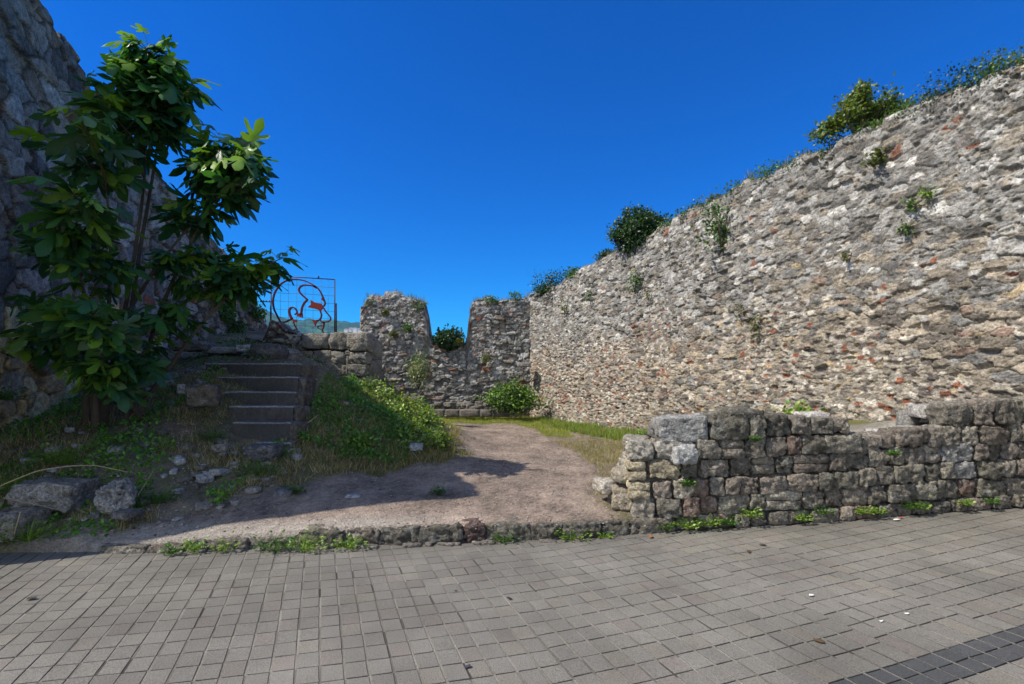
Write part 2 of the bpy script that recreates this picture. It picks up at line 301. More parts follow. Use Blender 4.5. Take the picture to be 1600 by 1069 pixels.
# ------------------------------------------------------------------ paving
AV = np.array((-.371, .928))
def build_paving():
    xs = np.linspace(-12, 14, 2601); phi = np.radians(np.interp(xs, [-6, -1, 2.5, 9], [9.0, 12, 17.8, 18.5]))
    yb = np.concatenate([[0], np.cumsum(np.tan(phi[:-1])*np.diff(xs))]); yb += 2.57-np.interp(1.68, xs, yb)
    arc = np.concatenate([[0], np.cumsum(np.hypot(np.diff(xs), np.diff(yb)))])
    def P(u, v):
        x = np.interp(u, arc, xs); y = np.interp(u, arc, yb); return x+v*AV[0], y+v*AV[1]
    r = np.random.default_rng(3); mb = MB()
    du, dv = .134, .160; nu = int(arc[-1]/du)
    V = []; C = []; cnt = 0
    runshift = 0
    for i in range(nu):
        if r.random() < .05: runshift = r.choice([0, .0, .45, .15])
        off = (runshift+.025*(r.random()-.5))*dv
        for j in range(-24, 36):
            band = j in (-1, -2)
            u0 = i*du; v0 = j*dv+(0 if j >= -2 and j < 1 else off if j >= 1 else 0)
            if j == 0 and off > 0: v1 = dv+off
            else: v1 = v0+dv
            if j < 0: v0, v1 = ((-.105, 0), (-.21, -.105))[-1-j] if band else (-.21+(j+2)*dv, -.21+(j+3)*dv)
            cx, cy = P(u0+du/2, (v0+v1)/2)
            if cx < -8 or cx > 9.5 or cy < .4 or cy > Yk(cx)+.1: continue
            g = .0056+.0026*r.random(); b = .0032; gv = .0026+.0016*r.random()
            js = (r.random((4, 2))-.5)*.0045
            cor = [(u0+g, v0+gv), (u0+du-g, v0+gv), (u0+du-g, v1-gv), (u0+g, v1-gv)]
            cor = [(a+js[q, 0], c+js[q, 1]) for q, (a, c) in enumerate(cor)]
            mid = ((u0+du/2), (v0+v1)/2); h = (r.random()-.5)*.0018; tx, ty = (r.random(2)-.5)*.006
            for lay, (ins, zz) in enumerate(((0, -.02), (0, -.0022), (b, 0))):
                for a, c in cor:
                    a2 = a+(mid[0]-a)/(du/2)*ins; c2 = c+(mid[1]-c)/(dv/2)*ins
                    x, y = P(a2, c2); V.append((x, y, zz+h+tx*(a2-mid[0])+ty*(c2-mid[1])))
            t = r.random(); base = np.array((.196, .184, .160))
            if band: base = np.array((.082, .084, .086))
            elif r.random() < .10: base = np.array((.208, .192, .160))
            elif r.random() < .09: base = np.array((.197, .177, .154))
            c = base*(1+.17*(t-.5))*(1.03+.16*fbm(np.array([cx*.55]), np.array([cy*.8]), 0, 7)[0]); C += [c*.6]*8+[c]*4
            cnt += 1
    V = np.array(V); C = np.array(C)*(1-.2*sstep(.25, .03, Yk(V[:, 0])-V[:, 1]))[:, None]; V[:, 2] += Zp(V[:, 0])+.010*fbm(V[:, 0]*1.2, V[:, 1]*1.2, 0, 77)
    f = [(8, 9, 10, 11)]+[(4+q, 4+(q+1) % 4, 8+(q+1) % 4, 8+q) for q in range(4)]+[(q, (q+1) % 4, 4+(q+1) % 4, 4+q) for q in range(4)]
    fl = np.array(f).ravel(); loops = (fl[None]+(np.arange(cnt)*12)[:, None]).ravel()
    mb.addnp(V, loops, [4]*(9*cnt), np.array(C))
    # grit in the long joints
    Vs, Cs = [], []
    for i in range(nu):
        for j in range(-24, 36):
            cx, cy = P(i*du, (j+.5)*dv)
            if cx < -8 or cx > 9.5 or cy < .4 or cy > Yk(cx)+.1: continue
            k = r.random(); c = np.array((.235, .215, .182))*(.6+.6*k)*(1 if r.random() > .08 else .4)
            for a_, c_ in ((-.0095, 0), (.0095, 0), (.0095, dv), (-.0095, dv)):
                x, y = P(i*du+a_, j*dv+c_); Vs.append((x, y, -.0045-.002*noise(np.array([x*20]), np.array([y*20]))[0])); Cs.append(c)
    Vs = np.array(Vs); Vs[:, 2] += Zp(Vs[:, 0])+.010*fbm(Vs[:, 0]*1.2, Vs[:, 1]*1.2, 0, 77)
    mb.addnp(Vs, np.arange(len(Vs)), [4]*(len(Vs)//4), np.array(Cs))
    # dirt under it
    xs2 = np.arange(-9, 10.6, .08); ys2 = np.arange(-.6, 7.0, .08); X, Y = np.meshgrid(xs2, ys2)
    Zs = Zp(X)-.0095+.010*fbm(X*1.2, Y*1.2, 0, 77)+.002*fbm(X*9, Y*9, 0, 70)
    Zs -= .5*sstep(.12, .3, Y-Yk(X))
    ny, nx = X.shape; idx = np.arange(ny*nx).reshape(ny, nx)
    Q = np.stack([idx[:-1, :-1], idx[:-1, 1:], idx[1:, 1:], idx[1:, :-1]], 2).reshape(-1, 4)
    sand = sstep(-.25, .25, fbm(X*.9, Y*.9, 0, 71)+.22*(X-.5)*.4).reshape(-1, 1)
    mb.addnp(np.stack([X, Y, Zs], 2).reshape(-1, 3), Q.ravel(), [4]*len(Q), np.array((.07, .06, .046))+sand*np.array((.05, .045, .035)))
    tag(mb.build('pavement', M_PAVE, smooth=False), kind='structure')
build_paving()
# ------------------------------------------------------------------ masonry: height field of irregular stones
def stonefield(l, z, cw, ch, seed, jx=.75, jy=.55, p=3.2, warp=.25):
    l0, z0 = l, z
    l = l0+warp*cw*fbm(l0/cw*.8, z0/ch*.5, 0, seed+90, 3)+.10*cw*fbm(l0/cw*3.1, z0/cw*3.1, 0, seed+91, 2)
    z = z0+warp*1.8*ch*fbm(l0/cw*.45, z0/ch*.45, 0, seed+95, 3)+.14*ch*fbm(l0/ch*2.4, z0/ch*2.4, 0, seed+96, 2)
    gy = np.floor(z/ch); gx = np.floor(l/cw); F1 = np.full(l.shape, 9.); F2 = np.full(l.shape, 9.); I = np.zeros(l.shape, np.int64); J = I.copy()
    for dj in (-1, 0, 1):
        j = gy+dj; sh = _h(j, j*0, j*0, seed+5)
        for di in (-2, -1, 0, 1, 2):
            i = np.floor(l/cw-sh)+di
            a = _h(i, j, i*0, seed); b = _h(i, j, i*0, seed+1); s1 = .42+1.15*_h(i, j, i*0, seed+2)**1.3; s2 = .5+.75*_h(i, j, i*0, seed+3)
            dx = (l-(i+sh+.5+(a-.5)*jx)*cw)/(cw*s1); dy = (z-(j+.5+(b-.5)*jy)*ch)/(ch*s2)
            d = (np.abs(dx)**p+np.abs(dy)**p)**(1/p)
            m = d < F1; F2 = np.where(m, F1, np.minimum(F2, d)); F1 = np.where(m, d, F1)
            I = np.where(m, i, I).astype(np.int64); J = np.where(m, j, J).astype(np.int64)
    return F1, F2, I, J
def pick(palette, h):
    w_ = np.array([q[0] for q in palette], float); w_ = np.cumsum(w_)/w_.sum(); c = np.array([q[1] for q in palette])
    return c[np.minimum(np.searchsorted(w_, h), len(c)-1)]
GREY = [(3, (.285, .27, .245)), (3, (.41, .395, .365)), (1.5, (.54, .515, .47)), (2, (.19, .178, .16)), (1.3, (.33, .29, .235)), (.07, (.26, .12, .08))]
BEIGE = [(3, (.42, .355, .27)), (3, (.34, .29, .225)), (1.4, (.54, .48, .39)), (2.4, (.20, .175, .145)), (1.6, (.26, .25, .23)), (.10, (.30, .14, .09)), (.6, (.42, .33, .21)), (.8, (.31, .22, .17))]
SMALLB = [(3, (.44, .38, .30)), (3, (.33, .29, .24)), (2, (.58, .53, .45)), (2, (.2, .17, .15)), (.75, (.34, .13, .075)), (.5, (.43, .33, .19))]
FARG = [(3, (.30, .28, .25)), (3, (.40, .38, .34)), (2, (.50, .48, .45)), (2, (.20, .19, .17)), (1, (.34, .27, .21)), (.5, (.28, .12, .08))]
def curve(pts, L=None):
    P = np.array(pts, float); s = np.concatenate([[0], np.cumsum(np.linalg.norm(np.diff(P, axis=0), axis=1))])
    def pos(q): return np.interp(q, s, P[:, 0]), np.interp(q, s, P[:, 1])
    def nrm(q):
        e = .25; x0, y0 = pos(np.clip(q-e, 0, s[-1])); x1, y1 = pos(np.clip(q+e, 0, s[-1]))
        dx, dy = x1-x0, y1-y0; n = np.hypot(dx, dy); return dy/n, -dx/n
    return s, pos, nrm
def wall(name, pts, thick, topz, basez, shape, colour, dsf, nv, caprough=.06, back=.12, tone=1.0):
    """closed masonry body following the plan line pts; shape(l,z,s)->displacement, colour(l,z,s)->rgb"""
    s, pos, nrm = curve(pts); L = s[-1]
    q = 0; fr = [0]
    while q < L: x, y = pos(q); q += dsf(math.hypot(x, y)); fr.append(min(q, L))
    fr = np.array(fr); de = max(.02, dsf(math.hypot(*pos(L)))*1.2); d0 = max(.02, dsf(math.hypot(*pos(0)))*1.2)
    e1 = np.arange(de, thick, de); bk = np.arange(L, 0, -back); e0 = np.arange(thick, 0, -d0)
    S = np.concatenate([fr, np.full(len(e1), L), bk, np.zeros(len(e0))])
    O = np.concatenate([np.zeros(len(fr)), e1, np.full(len(bk), thick), e0])
    nx, ny = nrm(S)
    k1 = len(fr); k2 = k1+len(e1); k3 = k2+len(bk)
    ox, oy = nx.copy(), ny.copy(); tx, ty = -ny, nx      # along = (-ny, nx)
    ox[k1:k2], oy[k1:k2] = tx[k1:k2], ty[k1:k2]; ox[k2:k3] *= -1; oy[k2:k3] *= -1; ox[k3:], oy[k3:] = -tx[k3:], -ty[k3:]
    for c in (0, k1-1, k2, k3):                           # round the corners
        for a in (ox, oy): a[c % len(a)] = .5*(a[(c-1) % len(a)]+a[(c+1) % len(a)])
    edge = np.minimum(np.minimum(np.abs(S), np.abs(L-S))+O, np.minimum(np.abs(S), np.abs(L-S))+thick-O)
    px, py = pos(S); X0 = px-nx*O; Y0 = py-ny*O
    seg = np.hypot(np.diff(np.append(X0, X0[0])), np.diff(np.append(Y0, Y0[0]))); Lc = np.concatenate([[0], np.cumsum(seg)[:-1]])
    T = topz(S); B = basez(S) if callable(basez) else np.full(len(S), basez)
    j = np.linspace(0, 1, nv)[:, None]; Zg = B[None]+(T-B)[None]*j; LL = np.broadcast_to(Lc[None], Zg.shape); SS = np.broadcast_to(S[None], Zg.shape)
    disp = shape(LL, Zg, SS); cc = colour(LL, Zg, SS)
    disp = disp-.05*np.exp(-edge/.07)[None]-.06*np.exp(-(T[None]-Zg)/.06)
    Xg = X0[None]+ox[None]*disp; Yg = Y0[None]+oy[None]*disp
    rows = [np.stack([Xg, Yg, Zg], 2)]; cols = [cc]
    for f in (.08, .2, .4, .7, 1.0):
        s2 = S+(np.clip(S, min(thick/2, L/2), max(L-thick/2, L/2))-S)*f; o2 = O+(thick/2-O)*f
        bx, by = pos(s2); n2x, n2y = nrm(s2)
        zz = T+caprough*(.5+.8*fbm(s2*5, o2*5, 0, 12))*min(1, f*4)
        rows.append(np.stack([bx-n2x*o2, by-n2y*o2, zz], 1)[None]); cols.append((cc[-1]*(.75+.4*noise(s2*9, o2*9, 0, 4))[:, None]*.8+.04)[None])
    A = np.concatenate(rows); Cc = np.concatenate(cols); nr, nc, _ = A.shape
    idx = np.arange(nr*nc).reshape(nr, nc); nxt = np.roll(idx, -1, axis=1)
    Q = np.stack([idx[:-1], nxt[:-1], nxt[1:], idx[1:]], 2).reshape(-1, 4)
    return mesh_np(name, A.reshape(-1, 3), Q.ravel(), np.full(len(Q), 4), M_RUB, np.clip(Cc.reshape(-1, 3)*tone, .01, .9))
def px_top(pts, pos_s, xp, yp):
    return None
def topfn(sk, zk, seed, a=.07, st=.22):
    def f(s):
        b = np.interp(s, sk, zk); q = np.floor((s+.1*fbm(s*3, s*0, 0, seed))/st)
        return b+a*(_h(q, q*0, q*0, seed)*2-1)+a*.35*fbm(s*9, s*0, 0, seed+1)
    return f
def make_rubble(cw, ch, seed, depth=.05, warp=.25, fine=1.0, zone=None, pa=GREY, pb=BEIGE, mortar=(.35, .305, .245), sharp=.15, bigz=None):
    cache = {}
    def calc(l, z, s):
        key = (l.shape, float(l.ravel()[-1]), float(z.ravel()[-1]))
        if cache.get('k') != key:
            a = stonefield(l, z, cw, ch, seed, warp=warp); b = stonefield(l, z, cw*.48, ch*.55, seed+300, warp=warp)
            u = sstep(-.05, .05, fbm(l*.9, z*1.3, 0, seed+7)+ (bigz(l, z, s) if bigz is not None else 0)) > .5
            cache['v'] = [np.where(u, x, y) for x, y in zip(a, b)]+[u]; cache['k'] = key
        return cache['v']
    def shape(l, z, s):
        F1, F2, I, J, u = calc(l, z, s)
        g = sstep(.0, sharp*.65, F2-F1); h = _h(I, J, I*0, seed+8); d = depth*np.where(u, 1, .7)
        mfill = sstep(-.2, .3, fbm(l*1.1, z*1.1, 0, seed+66))        # patches where mortar is still flush
        hh = np.where(_h(I, J, I*0, seed+9) < .1, -.25, .35+.95*h)
        cr = 1-np.abs(fbm(l*11, z*17, 0, seed+43, 3))*5; cr = np.clip(cr, 0, 1)**2
        tl = (_h(I, J, I*0, seed+18)-.5)*.5*(noise(l*6, z*6, 0, seed+19))
        return d*(g*(hh+tl)*(1-.45*mfill)+.48*mfill-.5)-.014*cr*g*fine+fine*(.015*fbm(l*13, z*16, 0, seed+40)+.014*fbm(l*38, z*44, 0, seed+41, 2))+.05*fbm(l*.7, z*.7, 0, seed+42)
    def colour(l, z, s):
        F1, F2, I, J, u = calc(l, z, s)
        h = _h(I, J, I*0, seed+11); h2 = _h(I, J, I*0, seed+12); h3 = _h(I, J, I*0, seed+13)
        ca = pick(pa, h.ravel()).reshape(h.shape+(3,)); cb = pick(pb, h.ravel()).reshape(h.shape+(3,)); cs = pick(SMALLB, h.ravel()).reshape(h.shape+(3,)) if pb is BEIGE else cb; cb = np.where(u[..., None], cb, cs)
        zn = zone(l, z, s) if zone is not None else np.zeros_like(l)
        c = np.where((h2 < zn)[..., None], cb, ca)*(.7+.6*h3)[..., None]
        c = c*(1+.7*fbm(l*16, z*16, 0, seed+14))[..., None]
        lich = sstep(.12, .35, fbm(l*5, z*5, 0, seed+15))*.22*(1-zn); c = c+(np.array((.56, .56, .55))-c)*lich[..., None]
        m = sstep(sharp*.9, sharp*.2, F2-F1+.25*sharp*fbm(l*30, z*30, 0, seed+23))[..., None]
        mc = np.array(mortar)*(.8+.35*zn[..., None])*(1+.4*fbm(l*24, z*24, 0, seed+17))[..., None]
        return c+(mc-c)*m*.8
    return shape, colour
# --- tall wall on the right
RW = [(-1.5, 23.3), (.12, 20), (.86, 18.5), (3.57, 13), (6.1, 5.76), (8.6, -1.4)]
s_, pos_, nrm_ = curve(RW)
def s_at_px(pos, L, x):                                   # distance along a plan line where it is seen in photo column x
    q = np.linspace(0, L, 4000); X, Y = pos(q); ok = Y > .5; pxx = np.where(ok, 800+F*X/np.maximum(Y, .5), 1e6); i = np.argmin(np.abs(pxx-x)); return q[i], Y[i]
def tops(plan, pix):
    s, pos, _ = curve(plan); sk, zk = [], []
    for x, y in pix:
        a, D = s_at_px(pos, s[-1], x); sk.append(a); zk.append(H+(HY-y)*D/F)
    return np.array(sk), np.array(zk), s[-1]
sk, zk, LR = tops(RW, [(836, 466), (850, 458), (880, 437), (930, 408), (1040, 350), (1130, 300), (1260, 243), (1400, 178), (1470, 150), (1600, 98)])
sk = np.concatenate([[0], sk, [sk[-1]+1.2, LR]]); zk = np.concatenate([[zk[0]-.2], zk, [zk[-1]+.15, zk[-1]+.3]])
RTOP = topfn(sk, zk, 61, .06, .28)
zoneR = lambda l, z, s: np.clip(.06+.94*sstep(.2, -.35, (z-2.7-.6*sstep(8, 15, s))*.42+.4*fbm(l*.5, z*.5, 0, 88)), 0, 1)
shR, coR = make_rubble(.195, .110, 101, .053, .22, 1.0, zoneR, bigz=lambda l, z, s: -.12+.30*sstep(8, 15, s)*sstep(2.6, 4.6, z)+.05*sstep(8, 15, s)+.5*fbm(l*3, z*3, 0, 5))
o = wall('tall_stone_wall', RW, .9, RTOP, lambda s: np.full(len(s), -.1), shR, coR, lambda D: max(.011, .0022*D), 430, tone=.9)
tag(o, 'tall sunlit rubble stone wall running along the right side, shrubs on its crest', 'wall')
# --- tall wall in shade on the left
LW = [(-5.85, 3.95), (-6.6, 6.2), (-6.9, 7.0), (-7.3, 8.3), (-7.85, 11), (-8.1, 13.5), (-8.3, 16), (-8.6, 17)]
sk, zk, LL_ = tops(LW, [(60, 0), (140, 125), (265, 292), (350, 392), (410, 492)])
sk = np.concatenate([[0, 1.2], sk, [LL_]]); zk = np.concatenate([[7.1, 7.25], zk, [3.3]])
LTOP = topfn(sk, zk, 62, .09, .35)
zoneL = lambda l, z, s: sstep(.1, -.2, (z-2.6)*.4+.5*fbm(l*.6, z*.6, 0, 44)+.2*sstep(5, 8, s))
BL = [(3, (.80, .57, .28)), (2, (.62, .43, .21)), (2, (.27, .23, .17)), (1, (.5, .42, .3))]
GL = [(3, (.225, .20, .165)), (2, (.36, .335, .29)), (2, (.11, .10, .085)), (1.8, (.26, .205, .15)), (.25, (.26, .10, .06))]
shL, coL = make_rubble(.46, .29, 151, .085, .08, .3, zoneL, GL, BL, (.07, .06, .05), .14, bigz=lambda l, z, s: .8-1.1*sstep(7, 10, s))
o = wall('shaded_stone_wall', LW, .9, LTOP, lambda s: np.full(len(s), .0), shL, coL, lambda D: max(.02, .0028*D), 300)
tag(o, 'tall wall of large grey and buff blocks in deep shade on the left behind the fig', 'wall')
# --- ruined cross wall at the far end with a gap between two stumps
FY = 18.5
FW = [(-5.85, FY), (1.6, FY+.35)]
sk, zk, LF = tops(FW, [(566, 470), (575, 463), (610, 460), (640, 464), (664, 476), (668, 500), (672, 528), (676, 540), (700, 548), (728, 540), (732, 500), (737, 474), (760, 468), (790, 470), (835, 462)])
zk[0] -= .3
FTOP = topfn(np.concatenate([sk, [LF]]), np.concatenate([zk, [zk[-1]+.2]]), 63, .07, .22)
zoneF = lambda l, z, s: sstep(1.6, 1.0, z+.5*fbm(l*.5, z*.5, 0, 3))*.6
BLK = [(3, (.23, .21, .18)), (2, (.30, .27, .24)), (2, (.17, .155, .14)), (1, (.34, .25, .2))]
shF, coF = make_rubble(.27, .14, 171, .10, .2, 1.0, zoneF, FARG, BLK, (.16, .145, .13), .2, bigz=lambda l, z, s: -.05+.6*sstep(2.4, 1.9, z))
o = wall('ruined_cross_wall', FW, 1.0, FTOP, lambda s: np.full(len(s), -.05), shF, coF, lambda D: .03, 160, .12)
tag(o, 'ruined rubble cross wall at the far end of the path with a gap between two stumps', 'wall')
# ------------------------------------------------------------------ loose and laid stones
def cube_template(n):
    V = []; idx = {}; Fq = []
    def vid(p):
        k = tuple(np.round(p, 5))
        if k not in idx: idx[k] = len(V); V.append(p)
        return idx[k]
    g = np.linspace(-1, 1, n+1)
    for ax in range(3):
        for sg in (-1, 1):
            for a in range(n):
                for b in range(n):
                    q = []
                    for da, db in ((0, 0), (1, 0), (1, 1), (0, 1)):
                        p = [0, 0, 0]; p[ax] = sg; p[(ax+1) % 3] = g[a+da]; p[(ax+2) % 3] = g[b+db]; q.append(vid(p))
                    Fq.append(q if sg > 0 else q[::-1])
    return np.array(V), np.array(Fq)
CT = {n: cube_template(n) for n in (4, 7, 11, 14, 20)}
def stone(mb, c, d, seed, col, rz=0, n=11, rough=1.0, sq=.55, tilt=0.0, tx=0.0):
    """one rounded, chipped block: centre c, full size d"""
    V, Q = CT[n]; r = np.linalg.norm(V, axis=1)[:, None]; m = np.max(np.abs(V), axis=1)[:, None]
    S = V/r; P = V*(1-sq*.55)+S*1.22*sq*.55*m
    d = np.asarray(d, float)/2; W = P*d
    o = seed*3.7
    k1 = .9/max(d.max(), .06); nz = fbm(W[:, 0]*k1*1.6+o, W[:, 1]*k1*1.6, W[:, 2]*k1*1.6, seed, 3)
    n2 = fbm(W[:, 0]*22+o, W[:, 1]*22, W[:, 2]*22, seed+3, 3); n3 = fbm(W[:, 0]*50+o, W[:, 1]*50, W[:, 2]*50, seed+5, 2)
    dm = d.min(); amp = rough*(dm*.34*nz+min(.034, dm*.3)*np.where(n2 < 0, n2*2.0, n2*.5)+.010*n3)
    W = W+S*amp[:, None]
    ct, st = math.cos(tilt), math.sin(tilt); W = np.stack([W[:, 0]*ct-W[:, 2]*st, W[:, 1], W[:, 0]*st+W[:, 2]*ct], 1)
    ct, st = math.cos(tx), math.sin(tx); W = np.stack([W[:, 0], W[:, 1]*ct-W[:, 2]*st, W[:, 1]*st+W[:, 2]*ct], 1)
    ct, st = math.cos(rz), math.sin(rz); W = np.stack([W[:, 0]*ct-W[:, 1]*st, W[:, 0]*st+W[:, 1]*ct, W[:, 2]], 1)
    cc = np.array(col)[None]*(1+.5*n2+.35*nz)[:, None]
    li = sstep(.1, .4, fbm(V[:, 0]*2+o, V[:, 1]*2, V[:, 2]*2, seed+9, 3)); cc = cc+(np.array((.42, .42, .40))-cc)*(li*.22)[:, None]
    mb.addnp(W+np.asarray(c), Q.ravel(), [4]*len(Q), np.clip(cc, .015, .8))
STC = [(.20, .178, .143), (.155, .14, .113), (.25, .225, .18), (.215, .18, .145), (.185, .168, .13), (.22, .19, .155)]
def zat(x, D, y): return H+(HY-y)*D/F
# --- low wall in front of the tall one
LWP = [(1.1, 5.20), (1.5, 5.12), (2.0, 5.10), (5.74, 5.42), (8.2, 5.75), (9.5, 6.1)]
lwx = [q[0] for q in LWP]; lwy = [q[1] for q in LWP]
tpx = [(985, 830), (1000, 690), (1024, 688), (1026, 652), (1100, 648), (1130, 646), (1165, 638), (1195, 650), (1235, 650), (1322, 653), (1326, 676), (1360, 680), (1400, 678), (1440, 668), (1492, 664), (1496, 630), (1540, 624), (1600, 622)]
lx = [(x-800)/F*np.interp((x-800)/F*5.15, lwx, lwy) for x, y in tpx]
lz = [zat(x, np.interp((x-800)/F*5.15, lwx, lwy)+.03, y)-.03 for x, y in tpx]
lx += [9.5]; lz += [1.65]
def low_wall():
    r = np.random.default_rng(11); mb = MB(); sd = 500
    starts = [1.28, 1.02, 1.12, 1.25, 1.28, 1.58, 1.6, 1.6]; row = 0; zoff = 0
    rh = [.15, .215, .20, .205, .215, .235, .22, .22]
    for row in range(8):
        h = rh[row]; x = starts[row]; drow = row
        while x < 9.3:
            wd = (r.uniform(.14, .30) if r.random() < .82 else r.uniform(.32, .46)) if row else r.uniform(.16, .4)
            if row == 5 and x < 1.6: wd = .52
            xc = x+wd/2; zb = Zp(xc)+zoff+.035*fbm(np.array([xc*.9]), np.array([row*1.7]), 0, 3)[0]
            top = np.interp(xc, lx, lz)
            hh = h
            if zb+hh > top+.05:
                hh = top+.03-zb
            if hh < .085: x += wd; continue
            if row < 7 and zb+hh < top and zb+hh+.1 > top and row >= 4: hh = top-zb+.02
            y = np.interp(xc, lwx, lwy)+.0*row
            sl = math.atan2(np.interp(xc+.1, lwx, lwy)-np.interp(xc-.1, lwx, lwy), .2)
            dep = r.uniform(.26, .34)
            col = np.array(STC[r.integers(0, len(STC))])*r.uniform(.72, 1.28)
            if r.random() < .04: col = np.array((.32, .31, .29))
            if r.random() < .05: col = np.array((.19, .135, .105))
            if row == 5 and x < 1.7: col = np.array((.29, .285, .27))
            if row == 4 and x < 1.6: col = np.array((.36, .33, .28))
            if row in (2, 3) and x < 1.5: col = np.array((.34, .29, .2))
            sp = r.random() < .1 and hh > .16
            jy = r.uniform(-.028, .022)
            if sp:
                stone(mb, (xc, y+dep/2+jy, zb+hh*.27), (wd*.97, dep, hh*.5), sd, col, sl, 11, 1, .6)
                stone(mb, (xc, y+dep/2+jy+.01, zb+hh*.75), (wd*.97, dep, hh*.5), sd+1, col*1.15, sl, 7, 1, .6)
            else:
                stone(mb, (xc, y+dep/2+jy, zb+hh/2), (wd*.965, dep, hh*.97), sd, col, sl+r.uniform(-.07, .07), 14, 1.0, .44, r.uniform(-.06, .06), r.uniform(-.06, .06))
            sd += 2; x += wd
        zoff += h*.97
    # stones closing the broken end and a back face, then the flat light cap stones
    for q in range(60):
        zz = r.uniform(.1, 1.0); y = 5.45+r.uniform(0, .35); x = 1.25+.25*(zz)+r.uniform(-.1, .1)+(y-5.4)*.3
        stone(mb, (x, y, zz*.95), (r.uniform(.2, .34), .28, .18), sd, np.array((.26, .235, .19))*r.uniform(.8, 1.2), r.uniform(-.5, .5), 7); sd += 1
    for x in np.arange(1.8, 9.2, .27):
        top = np.interp(x, lx, lz); y = np.interp(x, lwx, lwy)+.42
        stone(mb, (x, y, top-.10), (.34, .36, .16), sd, np.array((.33, .31, .28))*r.uniform(.8, 1.3), r.uniform(-.3, .3), 7, .8, .4, 0, 0); sd += 1
        stone(mb, (x, y+.24, top-.55), (.32, .2, .9), sd, (.2, .19, .17), 0, 4, .6); sd += 1
    # earth and mortar core
    X = np.arange(1.45, 9.4, .1)
    for x0, x1 in zip(X[:-1], X[1:]):
        y0, y1 = np.interp([x0, x1], lwx, lwy)+.085; t = min(np.interp(x0, lx, lz), np.interp(x1, lx, lz))-.20; b = Zp(x0)-.1
        if t < b+.1: continue
        mb.add([(x0, y0, b), (x1, y1, b), (x1, y1, t), (x0, y0, t), (x0, y0+.4, t), (x1, y1+.4, t), (x0, y0+.4, b), (x1, y1+.4, b)], [(0, 1, 2, 3), (3, 2, 5, 4), (4, 5, 7, 6)], (.17, .15, .12))
    o = mb.build('low_stone_wall', M_ROCK)
    tag(o, 'low wall of rough dark volcanic blocks beside the paving, broken at its left end', 'wall')
low_wall()
# tumbled stones at its broken end
def rock(name, x, D, y, size, seed, col, label, cat='rock', rz=0, n=11, group=None, z=None, sq=.6, rough=1.1, tilt=0.0, sink=0.0):
    mb = MB(); X = (x-800)/F*D; zz = zat(x, D, y) if z is None else z
    stone(mb, (0, 0, 0), size, seed, col, rz, n, rough, sq, tilt)
    o = mb.build(name, M_ROCK); o.location = (X, D, zz-sink); tag(o, label, cat, group); return o
rock('fallen_stone', 950, 5.62, 758, (.28, .3, .15), 901, (.42, .38, .32), 'small pale stone lying at the path end of the low wall', 'stone', .3)
rock('fallen_stone', 982, 5.38, 778, (.34, .3, .24), 902, (.33, .28, .21), 'yellowish block jutting from the broken end of the low wall', 'stone', -.3)
rock('fallen_stone', 1000, 5.35, 705, (.24, .26, .2), 903, (.55, .5, .42), 'cream stone perched on the broken end of the low wall', 'stone', .2)
rock('fallen_stone', 985, 5.45, 742, (.4, .34, .14), 904, (.36, .31, .24), 'flat tan slab on the broken end of the low wall', 'stone', .1)
rock('fallen_stone', 1066, 5.12, 709, (.24, .26, .18), 905, (.38, .375, .36), 'whitish veined stone set near the left end of the low wall', 'stone', .1)
# --- kerb of rough stones
def kerb():
    r = np.random.default_rng(5); mb = MB(); x = -4.0; sd = 40
    while x < 1.32:
        wd = r.uniform(.2, .5); h = .165+.035*r.random(); xc = x+wd/2; y = Yk(xc)+.14
        if x < -2.2: h *= max(.35, .8-.3*(-2.2-x))
        col = np.array(STC[r.integers(0, len(STC))])*1.05
        if -.9 < x < -.5: col = np.array((.17, .115, .10))
        sl = math.atan2(Yk(xc+.2)-Yk(xc-.2), .4)
        stone(mb, (xc, y+.02+r.uniform(-.03, .03), h/2-.03), (wd*1.03, .30, h+.06), sd, col*.7, sl+r.uniform(-.06, .06), 20, 1.0, .55, r.uniform(-.04, .04))
        sd += 1; x += wd
    for q in range(30):
        x = r.uniform(-3.3, 2.2); stone(mb, (x, Yk(x)-.02, .0), (r.uniform(.06, .2), .07, .05), sd, (.17, .15, .13), r.uniform(-.3, .3), 4, 1); sd += 1
    tag(mb.build('kerb', M_ROCK), kind='structure')
kerb()
